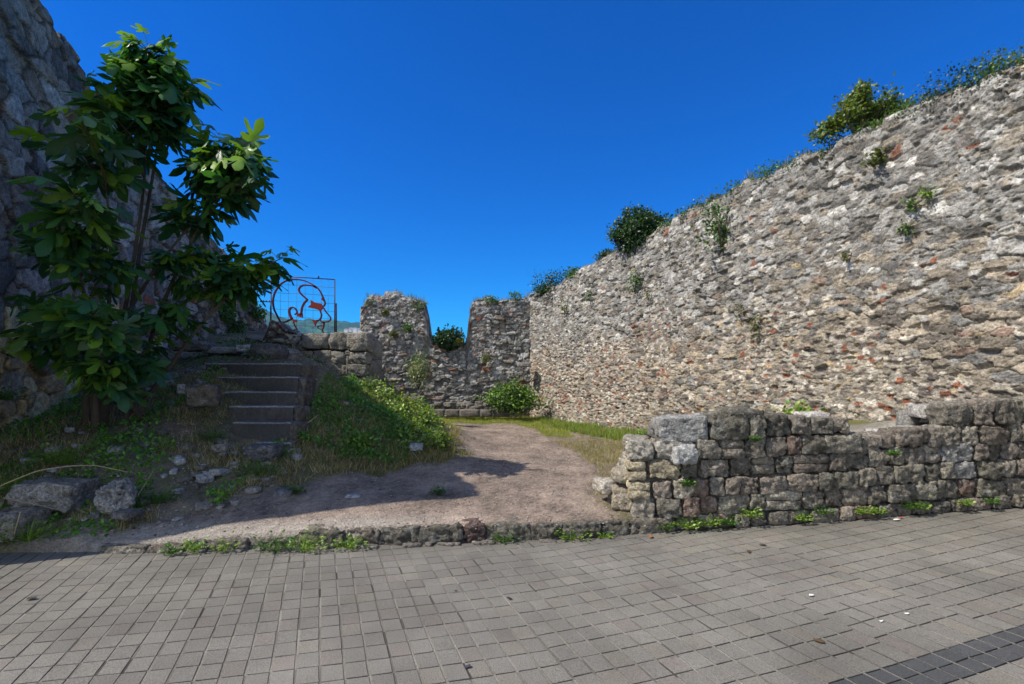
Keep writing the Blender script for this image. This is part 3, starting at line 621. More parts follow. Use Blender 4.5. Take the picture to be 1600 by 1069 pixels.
# --- wall of big blocks behind the bank
def block_wall():
    r = np.random.default_rng(15); mb = MB(); sd = 1300; D = 11.0
    rows = [[(470, 520, 512, 545, 0), (514, 519, 545, 547, 1), (541, 520, 576, 549, 1)],
            [(464, 549, 487, 566, 2), (487, 547, 517, 567, 0), (517, 549, 538, 568, 0), (537, 547, 547, 556, 0), (546, 550, 573, 569, 0), (538, 556, 546, 570, 0)],
            [(470, 567, 500, 590, 2), (497, 566, 536, 587, 1), (541, 569, 573, 588, 0), (534, 570, 542, 586, 0), (450, 560, 474, 578, 0)],
            [(470, 588, 510, 606, 0), (510, 587, 548, 604, 0), (545, 588, 580, 603, 1)], [(480, 604, 530, 620, 0), (530, 602, 576, 618, 0)]]
    cs = [(.23, .215, .185), (.30, .275, .23), (.20, .16, .13)]
    for row in rows:
        for x0, y0, x1, y1, k in row:
            k2 = np.array(cs[k])*r.uniform(.85, 1.15)
            stone(mb, ((x0+x1)/2/F*D-800/F*D, D+.3+r.uniform(-.04, .04), zat(0, D, (y0+y1)/2)), ((x1-x0)/F*D*1.02, .6, (y1-y0)/F*D*1.02), sd, k2, 0, 11, .8, .45, r.uniform(-.03, .03)); sd += 1
    # the return of the wall that holds the terrace
    for q in range(9):
        t = q/8; x = -3.45-2.2*t; y = 11.7+6.2*t
        for k in range(5):
            stone(mb, (x, y, .35+.5*k), (.5, .85, .52), sd, (.22, .2, .17), .35, 7, .7, .4); sd += 1
    mb.box((-4.1, 11.42, 1.5), (1.45, .3, 2.0), (.12, .11, .09))
    tag(mb.build('block_wall', M_ROCK), 'short wall of big squared boulders between the steps and the left ruin stump', 'wall')
block_wall()
sk2 = [0, .35, .8, 1.6]; 
shS, coS = make_rubble(.2, .13, 191, .08, .2, 1.0, None, GL, GL, (.12, .11, .1), .2)
STW = [(-6.35, 11.3), (-4.75, 11.15)]
ska, zka, LS = tops(STW, [(408, 532), (420, 508), (432, 504), (440, 514), (455, 522), (474, 530)])
o = wall('wall_stub', STW, .5, topfn(ska, zka, 64, .05, .15), lambda s: np.full(len(s), 1.6), shS, coS, lambda D: .025, 70, .1)
tag(o, 'crumbling grey stub of wall under the wire panel, at the top of the steps', 'wall')
# --- steps
def steps():
    root = empty('stone_steps', (-3.9, 7.0, .8)); r = np.random.default_rng(8)
    E = [(398, 453, 6.72, 692), (364, 453, 7.0, 660), (358, 458, 7.32, 635), (350, 462, 7.64, 612), (334, 466, 7.96, 589), (322, 470, 8.28, 568)]
    for k, (xa, xb, D, y) in enumerate(E):
        X0, X1 = (xa-800)/F*D, (xb-800)/F*D; z1 = zat(0, D, y); z0 = (z1-.25) if k else z1-.15; dep = .50 if k else .3
        if k == 5: dep = .42
        n = 60; t = np.linspace(0, 1, n); mb = MB(); prof = [(0, z0-.05), (0, z0+.03), (0, (z0+z1)/2), (0, z1-.022), (.006, z1-.008), (.022, z1), (.045, z1+.001), (dep*.3, z1), (dep*.6, z1), (dep, z1), (dep, z0-.05)]
        V = []; C = []
        for a in t:
            x = X0+(X1-X0)*a
            for (py, pz) in prof:
                e = .012*fbm(np.array([x*5]), np.array([pz*9+k]), 0, 5+k)[0]+.006*noise(np.array([x*40]), np.array([pz*30]), 0, 9)[0]
                V.append((x, D+py-e*1.0, pz+(e*.9 if pz > z1-.03 else 0)-.01*(a > .985)))
                top = pz > z1-.012 and py < .03  # nosing: edge highlight and wear both painted into its colour
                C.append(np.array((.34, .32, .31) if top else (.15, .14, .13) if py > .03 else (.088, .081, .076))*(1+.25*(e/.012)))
        m = len(prof); Fs = [(i*m+j, (i+1)*m+j, (i+1)*m+j+1, i*m+j+1) for i in range(n-1) for j in range(m-1)]
        Fs += [tuple(range(m))[::-1], tuple((n-1)*m+j for j in range(m))]
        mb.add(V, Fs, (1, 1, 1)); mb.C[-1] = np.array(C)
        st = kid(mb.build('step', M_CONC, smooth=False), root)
    mb = MB()
    for k in range(1, 6):
        xa, xb, D, y = E[k]; X1 = (xb-800)/F*D
        for j in range(2):
            stone(mb, (X1+.05+.02*j, D+.12+.18*j, zat(0, D, y)-.14-.02*j), (.13, .26, .26), 700+k*3+j, (.13, .11, .09), .1, 7, 1.2, .7)
    kid(mb.build('side_wall', M_ROCK), root)
    tag(root, 'flight of worn dark concrete steps climbing to the terrace in the shade', 'steps')
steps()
# ------------------------------------------------------------------ boulders and loose stones
GRB = (.20, .19, .17)
rock('boulder', 88, 5.15, 772, (.60, .42, .30), 31, (.26, .24, .21), 'long pale boulder with a jagged top among weeds, lower left', 'boulder', .1, 20, sq=.35, rough=1.2, tilt=-.06)
rock('boulder', 182, 5.1, 776, (.27, .26, .30), 35, (.30, .285, .26), 'upright pale pointed boulder right of the long boulder', 'boulder', .5, 20, sq=.7, rough=1.4, tilt=.3)
rock('boulder', 26, 4.85, 818, (.50, .36, .28), 33, (.21, .185, .15), 'brown rounded boulder at the left edge just above the paving', 'boulder', -.2, 20)
rock('boulder', 200, 4.95, 803, (.22, .2, .07), 37, (.15, .14, .13), 'flat dark stone at the foot of the pointed boulder', 'stone', -.2)
rock('boulder', 318, 6.9, 618, (.40, .34, .30), 38, (.13, .11, .09), 'brown boulder half buried in weeds left of the steps', 'boulder', .4)
rock('boulder', 284, 6.9, 608, (.11, .06, .13), 39, (.42, .42, .42), 'small whitish upright slab among weeds left of the steps', 'stone', .4, 7)
rock('boulder', 421, 9.3, 552, (.62, .5, .34), 41, (.12, .115, .11), 'large smooth dark boulder at the top of the steps', 'boulder', .1, 20, sq=.9, rough=.6)
rock('boulder', 452, 9.6, 555, (.34, .3, .22), 42, (.22, .21, .2), 'grey rock right of the dark boulder on the terrace', 'boulder', .3)
rock('boulder', 385, 9.4, 545, (.34, .26, .14), 43, (.42, .42, .42), 'white angular rock left of the dark boulder on the terrace', 'rock', .3)
rock('boulder', 398, 9.2, 553, (.22, .2, .14), 44, (.24, .235, .23), 'small grey rock touching the left of the dark boulder', 'rock', .8)
rock('boulder', 350, 9.5, 548, (.7, .3, .12), 45, (.28, .28, .28), 'flat grey kerbstone on the terrace above the steps', 'rock', .05)
rock('boulder', 300, 9.4, 541, (.75, .34, .2), 46, (.17, .165, .16), 'long dark slab on the terrace edge behind the fig', 'rock', -.1)
rock('boulder', 412, 6.4, 706, (.42, .3, .2), 47, (.12, .115, .12), 'dark rock at the foot of the steps', 'boulder', .1, 20)
rock('boulder', 345, 6.2, 700, (.18, .14, .1), 48, (.22, .2, .18), 'small rock left of the foot of the steps', 'rock', .1, 7)
rock('boulder', 651, 7.1, 698, (.19, .16, .10), 49, (.28, .30, .32), 'bluish grey stone under the sunlit bramble', 'stone', .2, 7)
rock('boulder', 445, 5.7, 770, (.22, .18, .10), 50, (.15, .15, .16), 'rounded grey stone set in the shaded earth', 'stone', .2, 7)
rock('boulder', 668, 5.95, 786, (.18, .12, .06), 51, (.40, .37, .33), 'pale stone bedded in the path beside a grass tuft', 'stone', .2, 7)
rock('boulder', 553, 5.75, 776, (.17, .1, .05), 52, (.34, .33, .34), 'flat pale stone in the shaded part of the path', 'stone', .1, 7)
rock('boulder', 470, 5.28, 808, (.1, .08, .04), 53, (.42, .39, .35), 'small flat stone on the path at the shadow edge', 'stone', .1, 7)
rock('boulder', 560, 5.3, 804, (.09, .07, .06), 54, (.36, .33, .3), 'pebble on the lit strip of path', 'stone', .1, 7)
rock('boulder', 1470, 5.95, 662, (.55, .3, .16), 55, (.56, .54, .5), 'long pale cap stone lying behind the low wall near the right', 'stone', .05, 11)
rock('boulder', 1268, 5.5, 652, (.3, .26, .12), 56, (.52, .48, .44), 'cream cap stone behind the top of the low wall', 'stone', .2, 7)
# ledge at the foot of the ruined wall
def ledge():
    mb = MB(); r = np.random.default_rng(2); x = -2.9; sd = 60
    while x < -.3:
        wd = r.uniform(.4, .8); stone(mb, (x+wd/2, 17.3, .42), (wd, .5, .26), sd, (.16, .14, .12), 0, 7, .6, .4); x += wd; sd += 1
    for q in range(22):
        stone(mb, (r.uniform(-3.0, -.9), 18.1+r.uniform(-.1, .1), .62+r.uniform(-.1, .1)), (.3, .3, .16), sd, (.22, .2, .17), r.uniform(-.4, .4), 7); sd += 1
    tag(mb.build('stone_ledge', M_ROCK), 'low ledge of long stones at the foot of the ruined cross wall', 'ledge')
ledge()
mb = MB(); stone(mb, (.45, 18.15, 2.18), (.5, .5, .16), 77, (.3, .27, .24), 0, 7, .5, .3)
tag(mb.build('lintel_stone', M_ROCK), 'flat lintel stone projecting where the ruined wall meets the tall wall', 'stone')
# ------------------------------------------------------------------ wire panel with the red figure
def sculpture():
    D = 13.0; root = empty('wire_sculpture', (-5.7, D, 2.2)); k = D/F
    def W(x, y, dy=0): return ((400+x/8.906-800)*k, D+dy, H+(HY-(420+y/8.906))*k)
    DK = (.07, .03, .035); RD = (.13, .018, .018)
    f = MB(); f.tube([W(210, 1150), W(210, 95)], .014, 6, DK); f.tube([W(210, 95), W(1095, 150)], .014, 6, DK); f.tube([W(1095, 1150), W(1095, 150)], .016, 6, DK)
    f.tube([W(440, 95), W(440, 70)], .02, 6, DK); f.tube([W(870, 130), W(870, 100)], .02, 6, DK)
    kid(f.build('frame', M_METAL), root)
    g = MB()
    for x in (335, 447, 563, 680, 790, 905, 1000): g.tube([W(x, 1000, .01), W(x+3, 105+(x-210)*.06, .01)], .0042, 4, (.12, .13, .16))
    for a, b in ((205, 262), (325, 378), (440, 485), (555, 595), (670, 700), (785, 810), (895, 915)):
        g.tube([W(212, a, .014)]+[W(212+(1093-212)*t, a+(b-a)*t+5*math.sin(t*8), .014) for t in (.2, .4, .6, .8)]+[W(1093, b, .014)], .0042, 4, (.12, .13, .16))
    kid(g.build('wire_mesh', M_METAL), root)
    m = MB()
    def ribbon(pts, w0, w1=None, sm=4):
        w1 = w1 if w1 is not None else w0; P = np.array(pts, float); n = len(P)
        t = np.linspace(0, n-1, (n-1)*sm+1); Q = []
        for a in t:
            i = min(int(a), n-2); u = a-i; p0 = P[max(i-1, 0)]; p1 = P[i]; p2 = P[i+1]; p3 = P[min(i+2, n-1)]
            Q.append(.5*((2*p1)+(-p0+p2)*u+(2*p0-5*p1+4*p2-p3)*u*u+(-p0+3*p1-3*p2+p3)*u**3))
        Q = np.array(Q); T = np.gradient(Q, axis=0); T /= np.linalg.norm(T, axis=1)[:, None]; Nn = np.stack([-T[:, 1], T[:, 0]], 1)
        V = []; Fs = []
        for i, (q, nn) in enumerate(zip(Q, Nn)):
            ww = (w0+(w1-w0)*i/(len(Q)-1))/2
            for s, dy in ((1, -.03), (-1, -.03), (-1, .03), (1, .03)): V.append(W(q[0]+nn[0]*ww*s, q[1]+nn[1]*ww*s, dy-.03))
        for i in range(len(Q)-1):
            for j in range(4): Fs.append((i*4+j, i*4+(j+1) % 4, i*4+4+(j+1) % 4, i*4+4+j))
        Fs += [(0, 3, 2, 1), tuple(len(Q)*4-4+j for j in range(4))]
        m.add(V, Fs, RD if w0 > 12 else RD)
    def plate(pts):
        n = len(pts); V = [W(x, y, -.06) for x, y in pts]+[W(x, y, 0) for x, y in pts]
        m.add(V, [tuple(range(n)), tuple(range(2*n-1, n-1, -1))]+[(i, n+i, n+(i+1) % n, (i+1) % n) for i in range(n)], (.24, .03, .018))
    ribbon([(345, 740), (300, 650), (258, 560), (245, 450), (265, 350), (310, 270), (370, 205), (450, 165), (550, 153), (650, 163), (740, 195), (850, 260), (900, 320), (935, 390), (960, 450), (968, 490), (945, 530)], 17, 15)
    ribbon([(850, 275), (790, 243), (690, 232), (640, 245), (608, 280), (610, 320), (650, 370), (725, 433)], 16, 20)
    ribbon([(725, 433), (680, 480), (650, 540), (640, 600), (638, 650)], 20, 22)
    ribbon([(545, 642), (578, 615), (570, 580), (545, 550), (510, 543), (480, 560), (470, 600), (482, 650), (510, 705)], 12, 30)
    ribbon([(510, 705), (470, 715), (430, 740), (355, 748)], 20, 16)
    ribbon([(900, 590), (918, 650), (895, 710), (850, 722)], 14); ribbon([(945, 545), (985, 610), (1030, 660), (1045, 700), (1020, 735), (955, 745), (920, 738), (893, 710)], 13)
    ribbon([(955, 750), (950, 800), (932, 860), (958, 925)], 14, 9); ribbon([(932, 858), (868, 828), (885, 797), (955, 796)], 8); ribbon([(528, 745), (552, 800), (582, 858)], 9, 12)
    ribbon([(352, 745), (355, 800), (390, 830)], 12, 16)
    plate([(585, 622), (655, 625), (658, 682), (583, 668)]); plate([(770, 438), (830, 476), (915, 490), (948, 545), (900, 592), (870, 575), (812, 556), (728, 540), (776, 502)])
    plate([(783, 712), (850, 722), (902, 712), (850, 745), (830, 802), (815, 748)]); plate([(800, 232), (850, 250), (852, 280), (815, 262)]); plate([(490, 690), (580, 722), (570, 745), (530, 745)]); plate([(935, 395), (965, 470), (918, 435)])
    plate([(350, 775), (398, 822), (378, 836), (350, 820)]); plate([(920, 740), (965, 745), (955, 770), (940, 768)])
    kid(m.build('red_outline', M_RUST, smooth=False), root)
    p = MB(); p.tube([W(1112, 1150, .03), W(1110, 480, .03)], .02, 6, DK); p.tube([W(1095, 520), W(1110, 520, .03)], .008, 4, DK); p.tube([W(1095, 640), W(1110, 640, .03)], .008, 4, DK)
    kid(p.build('support_post', M_METAL), root)
    tag(root, 'red steel outline figure mounted on a framed wire grid against the sky', 'sculpture')
    r2 = empty('cable_post', W(178, 900, .1)); q = MB(); q.tube([W(178, 1000, .1), W(178, 462, .1)], .016, 6, (.06, .06, .06)); kid(q.build('pole', M_METAL), r2)
    q = MB(); q.tube([W(30, 450, .1), W(200, 452, .1)], .014, 6, (.06, .06, .06)); kid(q.build('crossarm', M_METAL), r2)
    for x in (40, 80, 118, 160):
        q = MB(); q.tube([W(x, 448, .1), W(x, 436, .1), W(x, 428, .1)], [.01, .016, .012], 6, (.3, .3, .3)); kid(q.build('insulator', M_METAL), r2)
    tag(r2, 'thin post with a short crossarm and insulators beside the left edge of the wire panel', 'post')
sculpture()
# ------------------------------------------------------------------ vegetation
def shrub(name, c, rad, n, size, cols, label, cat='shrub', seed=0, tmpl=LEAF, flat=.5, low=-.95, lump=.3, stems=5, group=None, shell=.55):
    r = np.random.default_rng(seed+1000); root = empty(name, c)
    u = r.normal(size=(n, 3)); u /= np.linalg.norm(u, axis=1)[:, None]
    lm = 1+lump*fbm(u[:, 0]*2.2+seed, u[:, 1]*2.2, u[:, 2]*2.2, seed, 3)*2+.22*fbm(u[:, 0]*7+seed, u[:, 1]*7, u[:, 2]*7, seed+1, 2)
    rr = (shell+(1-shell)*r.random(n))**.7*lm
    P = u*rr[:, None]*np.array(rad)
    P[:, 2] = np.maximum(P[:, 2], rad[2]*low)
    P += r.normal(size=P.shape)*size*.5
    nr = u*.7+np.array((0, 0, .6))+r.normal(size=P.shape)*.45; d = r.normal(size=P.shape)+u*.8
    mb = MB(); cc = pal(cols, n, .3, r)*(1+.25*noise(P[:, 0]/rad[0]*3, P[:, 1]/rad[1]*3, P[:, 2]/rad[2]*3, seed))[:, None]
    scatter(mb, tmpl, P, d, nr, size*(.6+.8*r.random(n)), cc)
    f = mb.build('foliage', M_LEAF); f.parent = root
    if stems:
        sb = MB(); b = np.array((r.normal()*.05*rad[0], r.normal()*.05, -rad[2]*.95))
        for q in range(stems):
            a = r.random()*6.28; e = np.array((math.cos(a)*rad[0]*.55, math.sin(a)*rad[1]*.55, rad[2]*r.uniform(-.1, .7)))
            mid = (b+e)/2+r.normal(size=3)*.1*rad[0]
            sb.tube([b, mid, e], [max(.006, rad[0]*.035), max(.005, rad[0]*.025), .004], 5, (.10, .075, .055))
        s_o = sb.build('stem', M_BARK); s_o.parent = root
    tag(root, label, cat, group); return root
def at(x, y, D): return ((x-800)/F*D, D, H+(HY-y)*D/F)
def rw_at(x, y, off=.0):
    s, pos, nr = curve(RW); a, D = s_at_px(pos, s[-1], x); X, Y = pos(np.array([a])); nx, ny = nr(np.array([a]))
    return (float(X[0]+nx[0]*off), float(Y[0]+ny[0]*off), H+(HY-y)*D/F)
# shrubs on the crest of the tall wall
shrub('crest_shrub', rw_at(983, 366, -.45), (.80, .8, .68), 9000, .085, G_DARK, 'dense rounded dark green shrub on the crest of the tall wall', 'shrub', 1, stems=6, shell=.45, lump=.3)
def open_bush():
    c = rw_at(1318, 190, -.4); root = empty('crest_shrub', c); r = np.random.default_rng(44); sb = MB(); P = []
    for q in range(46):
        ax = r.uniform(-1, 1); e = np.array((ax*.62, r.uniform(-.35, .35), (.62-.45*abs(ax+.1))*r.uniform(.45, 1.05)+.12*ax))
        b = np.array((.05*ax, 0, -.35)); mid = b*.45+e*.55+r.normal(size=3)*.06; sb.tube([b, mid, e], [.014, .009, .004], 5, (.12, .09, .06))
        for k in range(85): t = r.random()**.5; P.append((mid*(1-t)+e*t)+r.normal(size=3)*.06)
    P = np.array(P); n = len(P); mb = MB(); scatter(mb, LEAF, P, r.normal(size=(n, 3))+np.array((0, 0, .5)), r.normal(size=(n, 3))*.6+np.array((-.3, -.2, .7)), .062*(.6+.8*r.random(n)), pal([(.10, .16, .02), (.15, .21, .03), (.06, .11, .015), (.20, .22, .035)], n, .3, r))
    mb.build('foliage', M_LEAF).parent = root; sb.build('stem', M_BARK).parent = root
    tag(root, 'open yellow-green shrub with thin branches on the crest of the tall wall at the right', 'shrub')
open_bush()
def tuft(mb, P, n, h, spread, cols, r, droop=.5):
    P = np.asarray(P); a = r.random(n)*6.28; rad = np.sqrt(r.random(n))*spread
    pos = np.stack([P[0]+np.cos(a)*rad, P[1]+np.sin(a)*rad, np.full(n, P[2])], 1)
    d = np.stack([np.cos(a)*droop*r.random(n), np.sin(a)*droop*r.random(n), np.ones(n)], 1)+r.normal(size=(n, 3))*.12
    nn = np.stack([-np.cos(a), -np.sin(a), np.full(n, .6)], 1)+r.normal(size=(n, 3))*.2
    scatter(mb, BLADE, pos, d, nn, h*(.5+.7*r.random(n)), pal(cols, n, .25, r))
crest = [(845, 452, .25, 'D', 'small dark bush on the crest where the two ruined walls meet'), (862, 438, .42, 'D', 'round dark bush on the tall wall crest, farthest left of the crest bushes'), (893, 428, .2, 'M', 'low tuft on the tall wall crest just right of the round dark bush'),
         (1075, 328, .2, 'M', 'low straggly clump on the crest right of the dense dark shrub'), (1105, 315, .22, 'O', 'low olive clump on the crest above the hanging vine'), (1148, 296, .22, 'M', 'small green clump on the crest right of the hanging vine'),
         (1198, 268, .24, 'M', 'bushy clump on the crest midway between the two shrubs'), (1242, 250, .18, 'B', 'bright low clump on the crest left of the yellow-green shrub'), (1290, 238, .18, 'M', 'green clump under the yellow-green shrub on the crest'),
         (1352, 200, .22, 'B', 'bright cushion plant under the right side of the yellow-green shrub'), (1412, 170, .26, 'B', 'bright cushion plant right of the yellow-green shrub'), (1460, 148, .24, 'D', 'dark feathery clump on the crest toward the right edge'),
         (1500, 118, .34, 'D', 'large dark feathery clump near the right edge of the crest'), (1545, 104, .26, 'B', 'bright green cushion on the crest near the right edge'), (1592, 88, .28, 'B', 'green cushion on the crest cut by the right edge of the photo'),
         (940, 398, .16, 'D', 'small dark tuft on the crest just left of the dense dark shrub'), (1040, 352, .2, 'B', 'bright fringe on the crest at the right foot of the dense dark shrub')]
for i, (x, y, s, k, lb) in enumerate(crest):
    P = rw_at(x, y, -.3); sc_ = P[1]/9.0
    cols = {'D': G_DARK, 'M': G_MID, 'O': G_OLIVE, 'B': G_MID+G_OLIVE[:1]}[k]
    s2 = s*(.7+.5*min(1.4, sc_)); P = (P[0], P[1], P[2]+s2*.25)
    shrub('crest_plant', (P[0], P[1], P[2]-s2*.3), (s2*1.6, s2*1.0, s2*.75), int(1300), .05*(.3+.6*sc_), cols, lb, 'plant', 30+i, LEAF4, stems=3, lump=.5, shell=.3, group='plants along the crest of the tall wall')
# dry grass fringe on the crest, and on the ruined wall: stuff
def fringe():
    mb = MB(); r = np.random.default_rng(9); s, pos, nr = curve(RW)
    for q in range(230):
        a = r.uniform(3.5, s[-1]-5); x, y = pos(np.array([a])); nx, ny = nr(np.array([a])); o = r.uniform(.05, .6)
        z = RTOP(np.array([a]))[0]
        tuft(mb, (x[0]-nx[0]*o, y[0]-ny[0]*o, z), 16, r.uniform(.06, .2), .1, G_DRY+G_MID+G_OLIVE, r, .9)
    s, pos, nr = curve(FW)
    for q in range(130):
        a = r.uniform(.1, s[-1]-.3); x, y = pos(np.array([a])); z = FTOP(np.array([a]))[0]
        tuft(mb, (x[0], y[0]+r.uniform(.05, .9), z), 16, r.uniform(.1, .28), .12, G_DRY+G_OLIVE+[(.2, .14, .1)], r, .8)
    s, pos, nr = curve(LW)
    for q in range(160):
        a = r.uniform(1, s[-1]-.3); x, y = pos(np.array([a])); nx, ny = nr(np.array([a])); z = LTOP(np.array([a]))[0]; o = r.uniform(0, .6)
        tuft(mb, (x[0]-nx[0]*o, y[0]-ny[0]*o, z), 9, r.uniform(.05, .16), .1, G_DRY+G_OLIVE, r, .8)
    tag(mb.build('wall_top_grass', M_GRASS), 'thin dry grass growing along the tops of the old walls', 'grass', kind='stuff')
fringe()
# plants rooted in the face of the tall wall
face = [(1130, 352, .52, .62, 'M', 520, 'large hanging vine with pale green leaves on the upper face of the tall wall'), (998, 440, .28, .3, 'D', 160, 'dark leafy plant rooted high in the tall wall left of the hanging vine'),
        (1018, 463, .1, .16, 'O', 60, 'small brown dried plant just under the dark leafy plant on the wall face'), (925, 462, .16, .2, 'M', 60, 'small green tuft on the far part of the tall wall face'),
        (885, 480, .16, .3, 'O', 60, 'brownish trailing plant on the far part of the tall wall face'), (822, 500, .3, .45, 'B', 150, 'bright yellow-green creeper in the corner of the two ruined walls'),
        (1160, 485, .12, .14, 'O', 50, 'brown tuft in the middle of the tall wall face'), (1188, 505, .14, .16, 'O', 60, 'reddish brown tuft right of the middle of the tall wall face'),
        (1378, 248, .13, .12, 'O', 90, 'olive cushion plant high on the tall wall face below the yellow-green shrub'), (1432, 322, .09, .09, 'M', 60, 'lone green tuft on the tall wall face toward the right edge'), (1420, 358, .08, .08, 'M', 60, 'lower of two small green tufts toward the right edge of the wall face'),
        (1455, 302, .1, .09, 'B', 70, 'brightest small tuft on the right part of the wall face'), (1328, 400, .07, .07, 'O', 40, 'tiny olive tuft in the centre right of the wall face'), (1248, 643, .2, .09, 'B', 130, 'low green weed on top of the low wall against the tall wall'), (1005, 683, .12, .12, 'B', 110, 'green weed at the base of the tall wall by the cream stone')]
for i, (x, y, a, b, k, n, lb) in enumerate(face):
    P = rw_at(x, y, .1)
    if i == 13: P = at(1248, 645, 6.2)
    if i == 14: P = at(1005, 683, 6.0)
    shrub('wall_plant', P, (a, a*.6 if i < 13 else a, b), n, .07 if a > .12 else .045, {'D': G_MID, 'M': G_MID, 'O': G_OLIVE, 'B': G_BRIGHT}[k], lb, 'plant', 60+i, LEAF, stems=5 if a > .2 else 2, lump=.6, shell=.1, group='plants on the wall face')
# bushes at the far end
shrub('dark_bush', at(701, 532, 18.9), (.6, .5, .42), 2000, .11, G_DARK, 'dark round bush filling the gap between the two ruin stumps', 'bush', 90, stems=5)
shrub('leafy_bush', at(802, 622, 17.2), (.95, .6, .50), 4600, .085, G_MID+G_BRIGHT[:2]+G_DARK[:1], 'bright leafy bush at the far end of the path in the wall corner', 'bush', 91, stems=5, lump=.6, shell=.3)
shrub('feathery_weed', at(655, 578, 14.5), (.42, .4, .62), 900, .075, [(.2, .24, .1), (.28, .3, .16), (.12, .18, .05)], 'tall pale feathery weed in front of the left ruin stump', 'plant', 92, LEAF4, stems=8, shell=.1)
for i, (x, y, D, s, c, lb) in enumerate([(636, 512, 18.4, .2, G_MID, 'green tuft on the face of the left ruin stump'), (615, 521, 18.4, .14, G_OLIVE, 'brown tuft low on the left ruin stump'), (760, 560, 18.4, .22, G_OLIVE, 'olive tuft on the low wall between the stumps'), (602, 488, 18.4, .1, G_OLIVE, 'tiny tuft high on the face of the left ruin stump'),
        (655, 478, 18.6, .3, G_MID, 'green cushion on the top right of the left ruin stump'), (580, 472, 18.6, .26, G_MID, 'green cushion on the top left of the left ruin stump'), (768, 468, 18.7, .3, G_MID, 'green cushion on top of the right ruin stump'), (716, 535, 18.5, .2, G_OLIVE, 'yellowish tuft beside the dark round bush in the gap'), (805, 462, 18.8, .3, G_MID, 'green clump on top of the ruined wall by the corner'), (578, 575, 14, .25, G_MID, 'leafy weed at the right end of the block wall')]):
    shrub('ruin_plant', at(x, y, D), (s, s*.7, s*.6), 200, .075, c, lb, 'plant', 110+i, LEAF4, stems=2, shell=.2)
# plants on the shaded wall by the steps
for i, (x, y, D, s, lb) in enumerate([(375, 460, 13.8, .3, 'upper dark plant on the shaded wall left of the wire panel'), (395, 488, 15.0, .35, 'dark plant hanging at the far end of the shaded wall'), (345, 492, 12.8, .28, 'dark plant midway up the shaded wall above the steps'), (362, 512, 13.2, .3, 'green plant at the base of the shaded wall above the steps'), (330, 470, 12.5, .2, 'small dark plant on the shaded wall behind the fig branch')]):
    s_w, pos_w, nr_w = curve(LW); a, D2 = s_at_px(pos_w, s_w[-1], x); X, Y = pos_w(np.array([a]))
    shrub('shade_plant', (float(X[0])+.15, float(Y[0]), H+(HY-y)*float(Y[0])/F), (s*.7, s, s*.8), 300, .08, G_MID, lb, 'plant', 130+i, LEAF, stems=2, shell=.2)
